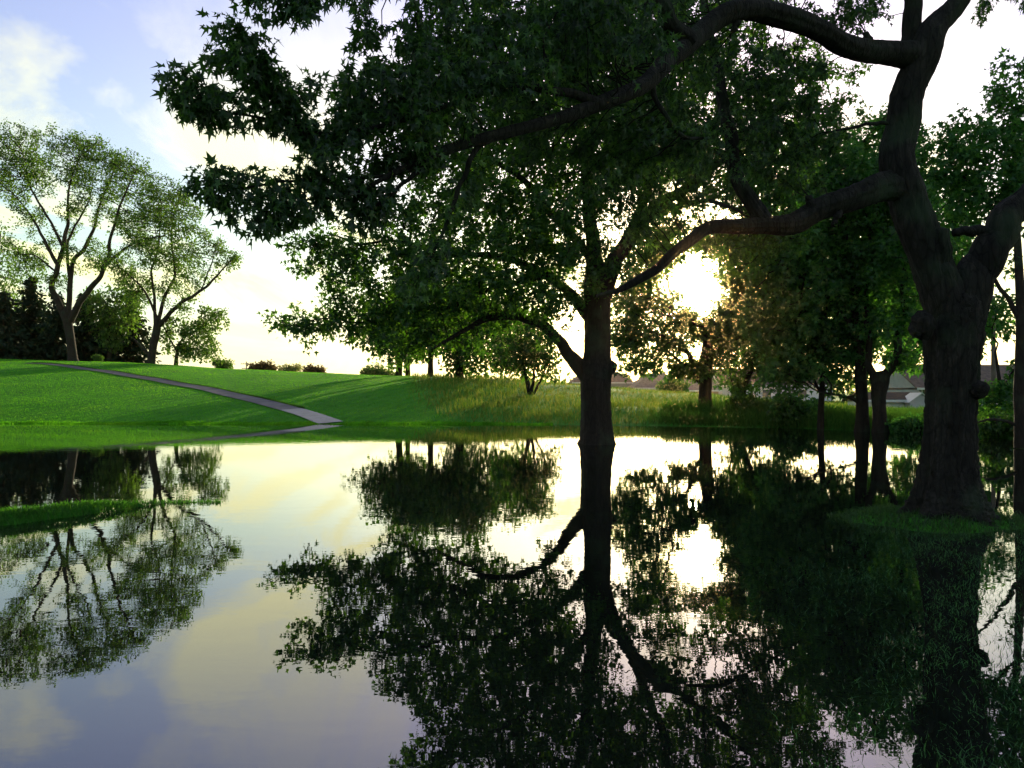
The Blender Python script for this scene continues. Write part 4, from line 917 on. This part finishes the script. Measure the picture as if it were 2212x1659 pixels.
# ------------------------------------------------------------------ houses
siding_w = plain_mat("white_siding", (0.62, 0.62, 0.64), 0.6, 0.05, 2.0)
siding_g = plain_mat("grey_siding", (0.30, 0.32, 0.33), 0.6, 0.06, 2.0)
siding_t = plain_mat("tan_siding", (0.45, 0.33, 0.22), 0.7, 0.06, 2.0)
roof_g = plain_mat("grey_shingle", (0.12, 0.115, 0.12), 0.9, 0.2, 3.0)
roof_b = plain_mat("brown_shingle", (0.13, 0.095, 0.075), 0.9, 0.2, 3.0)
roof_r = plain_mat("rust_shingle", (0.085, 0.05, 0.036), 0.9, 0.2, 3.0)
trim_w = plain_mat("white_trim", (0.7, 0.7, 0.7), 0.5, 0.03, 2.0)
glassm = plain_mat("window_glass", (0.03, 0.035, 0.045), 0.1, 0.05, 1.0, 0.8)
def house(name, label, px0, px1, d, eave_py, ridge_py, depth, wall_m, roof_m, rot=0.0, hip=0.0, wins=(), base_dz=0.0, clap=0, cat="house", group=None):
    """gabled or hipped house; front wall spans px0..px1 at distance d"""
    a, b_ = P(px0, 846, d), P(px1, 846, d); w = b_[0] - a[0]; cx = (a[0] + b_[0]) / 2
    gz = float(terrain(cx, d)) - 0.15 + base_dz
    ez = HCAM + (HY - eave_py) / FPX * d - gz; rz = HCAM + (HY - ridge_py) / FPX * (d + depth / 2) - gz
    root = empty(name, (cx, d, gz), label, cat, group); root.rotation_euler.z = rot
    hw = w / 2
    V, F = box(-hw, hw, 0, depth, 0, ez); wall = build("wall", V, F, wall_m, root, smooth=False)
    o_ = 0.35
    hx = hw + o_ - hip
    V = np.array([[-hw - o_, -o_, ez], [hw + o_, -o_, ez], [hw + o_, depth + o_, ez], [-hw - o_, depth + o_, ez], [-hx, depth / 2, rz], [hx, depth / 2, rz]])
    V2 = V.copy(); V2[:, 2] -= 0.14; V = np.vstack([V, V2])
    F4 = np.array([[0, 1, 5, 4], [2, 3, 4, 5], [0, 6, 7, 1], [1, 7, 8, 2], [2, 8, 9, 3], [3, 9, 6, 0], [6, 10, 11, 7], [8, 11, 10, 9]])
    F3 = np.array([[1, 2, 5], [3, 0, 4], [7, 11, 8], [9, 10, 6]])
    if not hip:
        F3 = np.zeros((0, 3), int); F4 = np.vstack([F4[:3], F4[4:5], F4[6:], [[1, 5, 11, 7], [5, 2, 8, 11], [4, 0, 6, 10], [3, 4, 10, 9]]])
    build("roof", V, [F3, F4], roof_m if hip else roof_m, root, smooth=False)
    if not hip:
        for sx in (-1, 1):
            V = np.array([[sx * hw, 0, ez - 0.15], [sx * hw, depth, ez - 0.15], [sx * hw, depth / 2, rz - 0.16]])
            V = np.vstack([V, V - [sx * 0.08, 0, 0]])
            build("gable", V, [np.array([[0, 1, 2], [3, 5, 4]]), np.array([[0, 3, 4, 1], [1, 4, 5, 2], [2, 5, 3, 0]])], wall_m, root, smooth=False)
    V, F = box(-hw - o_, hw + o_, -o_ - 0.03, -o_ - 0.003, ez - 0.17, ez + 0.02); build("fascia", V, F, trim_w, root, smooth=False)
    for fx, fz, ww, wh in wins:
        x = -hw + fx * w; z = fz * ez
        V, F = box(x - ww / 2 - 0.08, x + ww / 2 + 0.08, -0.06, -0.003, z - wh / 2 - 0.08, z + wh / 2 + 0.08); fr_ = build("window", V, F, trim_w, root, smooth=False)
        V, F = box(x - ww / 2, x + ww / 2, -0.075, -0.063, z - wh / 2, z + wh / 2); build("pane", V, F, glassm, fr_, smooth=False)
    if clap:
        me = None; hb = (ez - 0.2) / clap
        for k in range(clap):
            z0 = k * hb + 0.02
            if me is None:
                V, F = box(-hw + 0.02, hw - 0.02, -0.035, -0.004, 0, hb * 0.86); o = build("board", V, F, wall_m, root, smooth=False); me = o.data
            else:
                o = bpy.data.objects.new("board", me); COL.objects.link(o); o.parent = root
            o.location = (0, 0, z0)
    return root
house("house", "grey hip-roofed house beyond the meadow left of the bank tree", 1372, 1486, 118, 838, 806, 9, siding_w, roof_g, hip=3.0, wins=((.3, .5, 1.1, 1.0), (.62, .5, 1.1, 1.0)))
house("house", "low brown-roofed house seen left of the grey hip roof", 1240, 1366, 125, 826, 803, 9, siding_g, roof_b, hip=2.0, wins=((.6, .5, 1.2, 1.0),))
house("house", "long brown-roofed white house behind the leaning tree", 1560, 1800, 112, 832, 797, 9, siding_w, roof_b, wins=((.12, .5, 1.2, 1.1), (.4, .5, 1.2, 1.1), (.72, .5, 1.2, 1.1)))
house("house", "tan-walled house end right of the dark dome bush", 1486, 1552, 106, 843, 815, 8, siding_t, roof_g, wins=((.5, .55, 1.0, 1.0),))
sh1 = house("shed", "small pale shed with rust roof between the forked trunk and the near maple", 1880, 1990, 62, 864, 847, 4.2, siding_w, roof_r, clap=10, cat="shed")
# gabled front wing of the shed
V, F = box(0.65, 2.35, -0.9, -0.04, 0, 2.15)
hwz = HCAM + (HY - 868) / FPX * 62 - sh1.location.z
V[:, 2] = np.where(V[:, 2] > 1, hwz, 0); 
wg = build("wing", V, F, plain_mat("lilac_grey_siding", (0.42, 0.41, 0.45), 0.6, 0.05, 2.0), sh1, smooth=False)
V = np.array([[0.65, -0.9, hwz], [2.35, -0.9, hwz], [1.5, -0.9, hwz + 0.6], [0.65, 0.2, hwz], [2.35, 0.2, hwz], [1.5, 0.2, hwz + 0.6]])
build("gable", V, [np.array([[0, 1, 2], [4, 3, 5]]), np.array([[0, 3, 4, 1]])], wg.data.materials[0], sh1, smooth=False)
V = np.array([[0.50, -1.05, hwz - 0.08], [1.5, -1.05, hwz + 0.64], [2.50, -1.05, hwz - 0.08], [0.50, 0.8, hwz - 0.08], [1.5, 0.8, hwz + 0.64], [2.50, 0.8, hwz - 0.08]])
Vb = V.copy(); Vb[:, 2] += 0.07; V = np.vstack([V, Vb])
build("wing_roof", V, np.array([[6, 7, 10, 9], [7, 8, 11, 10], [0, 3, 4, 1], [1, 4, 5, 2], [0, 1, 7, 6], [1, 2, 8, 7], [3, 9, 10, 4], [4, 10, 11, 5], [0, 6, 9, 3], [2, 5, 11, 8]]), trim_w, sh1, smooth=False)
house("house", "grey house with brown roof at the right edge beyond the near maple", 1985, 2300, 75, 838, 788, 9, siding_g, roof_b, wins=((.06, .62, 1.0, 1.3), (.5, .6, 1.0, 1.3), (.69, .35, 0.9, 1.0), (.9, .6, 1.0, 1.3)))

# ------------------------------------------------------------------ posts and poles
wood = plain_mat("weathered_wood", (0.12, 0.095, 0.08), 0.85, 0.2, 3.0)
grey = plain_mat("grey_board_paint", (0.22, 0.24, 0.25), 0.7, 0.1, 3.0)
stone = plain_mat("yellow_limestone", (0.5, 0.43, 0.26), 0.85, 0.12, 4.0)  # yellow tone set in the base colour
def utility_pole(label, px, top_py, d, w, arms_=True):
    b = P(px, 800, d); gz = float(terrain(b[0], b[1])) - 0.2
    ht = HCAM + (HY - top_py) / FPX * d - gz
    root = empty("utility_pole", (b[0], b[1], gz), label, "utility pole")
    z = np.linspace(0, ht, 8); V, F = tube(np.stack([z * 0, z * 0, z], -1), np.linspace(w, w * 0.7, 8), 10, 0.01)
    build("post", V, F, wood, root)
    if arms_:
        for dz, L in ((0.5, 2.2), (1.5, 1.8)):
            V, F = box(-L / 2, L / 2, -w - 0.1, -w - 0.002, ht - dz - 0.07, ht - dz + 0.07); ca = build("crossarm", V, F, wood, root, smooth=False)
            for ix in (-0.45, -0.2, 0.2, 0.45):
                V, F = tube(np.array([[ix * L, -w - 0.05, ht - dz + 0.06], [ix * L, -w - 0.05, ht - dz + 0.16], [ix * L, -w - 0.05, ht - dz + 0.22]]), [0.04, 0.06, 0.02], 6); build("insulator", V, F, grey, ca)
utility_pole("far utility pole with crossarms left of the dark reddish skyline bush", 532, 781, 170, 0.16)
utility_pole("far utility pole with crossarm right of the smaller skyline bush", 698, 791, 190, 0.16)
utility_pole("brown utility pole right of the near maple before the house", 2146, 640, 48, 0.15, False)
# notice board and stone post by the path
x, y, z = hit(200, 778)
root = empty("notice_board", (x, y, z), "grey notice board on a post beside the path at the lawn top", "notice board")
V, F = box(-0.2, 0.2, -0.04, 0.04, 0.75, 2.1); build("panel", V, F, grey, root, smooth=False)
V, F = box(-0.17, -0.08, -0.11, -0.045, -0.1, 2.0); build("post", V, F, wood, root, smooth=False)
V, F = box(0.08, 0.17, -0.11, -0.045, -0.1, 2.0); build("post", V, F, wood, root, smooth=False)
x, y, z = hit(221, 779)
root = empty("stone_post", (x, y, z), "short yellow stone post beside the notice board", "post")
V, F = box(-0.16, 0.16, -0.16, 0.16, -0.1, 0.95); build("shaft", V, F, stone, root, smooth=False)
V, F = box(0.162, 0.42, -0.14, 0.14, -0.1, 0.6); build("block", V, F, stone, root, smooth=False)
V = np.array([[-0.2, -0.2, 0.952], [0.2, -0.2, 0.952], [0.2, 0.2, 0.952], [-0.2, 0.2, 0.952], [-0.1, -0.1, 1.1], [0.1, -0.1, 1.1], [0.1, 0.1, 1.1], [-0.1, 0.1, 1.1]])
build("cap", V, np.array([[0, 3, 2, 1], [4, 5, 6, 7], [0, 1, 5, 4], [1, 2, 6, 5], [2, 3, 7, 6], [3, 0, 4, 7]]), stone, root, smooth=False)
shrub("small green bush against the yellow stone post", 212, 770, 97, 9, 8, 0.5, M["leaf_far"], 60, 0.14, 140)

# ------------------------------------------------------------------ haze added for the glow round the sun
hz = build("haze", *box(-320, 320, -30, 330, -2, 45), None, smooth=False)
tag(hz, "thin warm haze added over the park for the sun glow", "haze", kind="stuff")
hm, nt = mat("sun_glow_haze")
pv = N(nt, "ShaderNodeVolumePrincipled"); pv.inputs["Density"].default_value = 0.00009; pv.inputs["Anisotropy"].default_value = 0.955
pv.inputs["Color"].default_value = (1.0, 0.68, 0.34, 1)  # orange put into the haze to warm the sun glow
ho = nt.nodes.new("ShaderNodeOutputMaterial"); nt.links.new(pv.outputs[0], ho.inputs["Volume"])
hz.data.materials.append(hm)
S.cycles.volume_bounces = 0
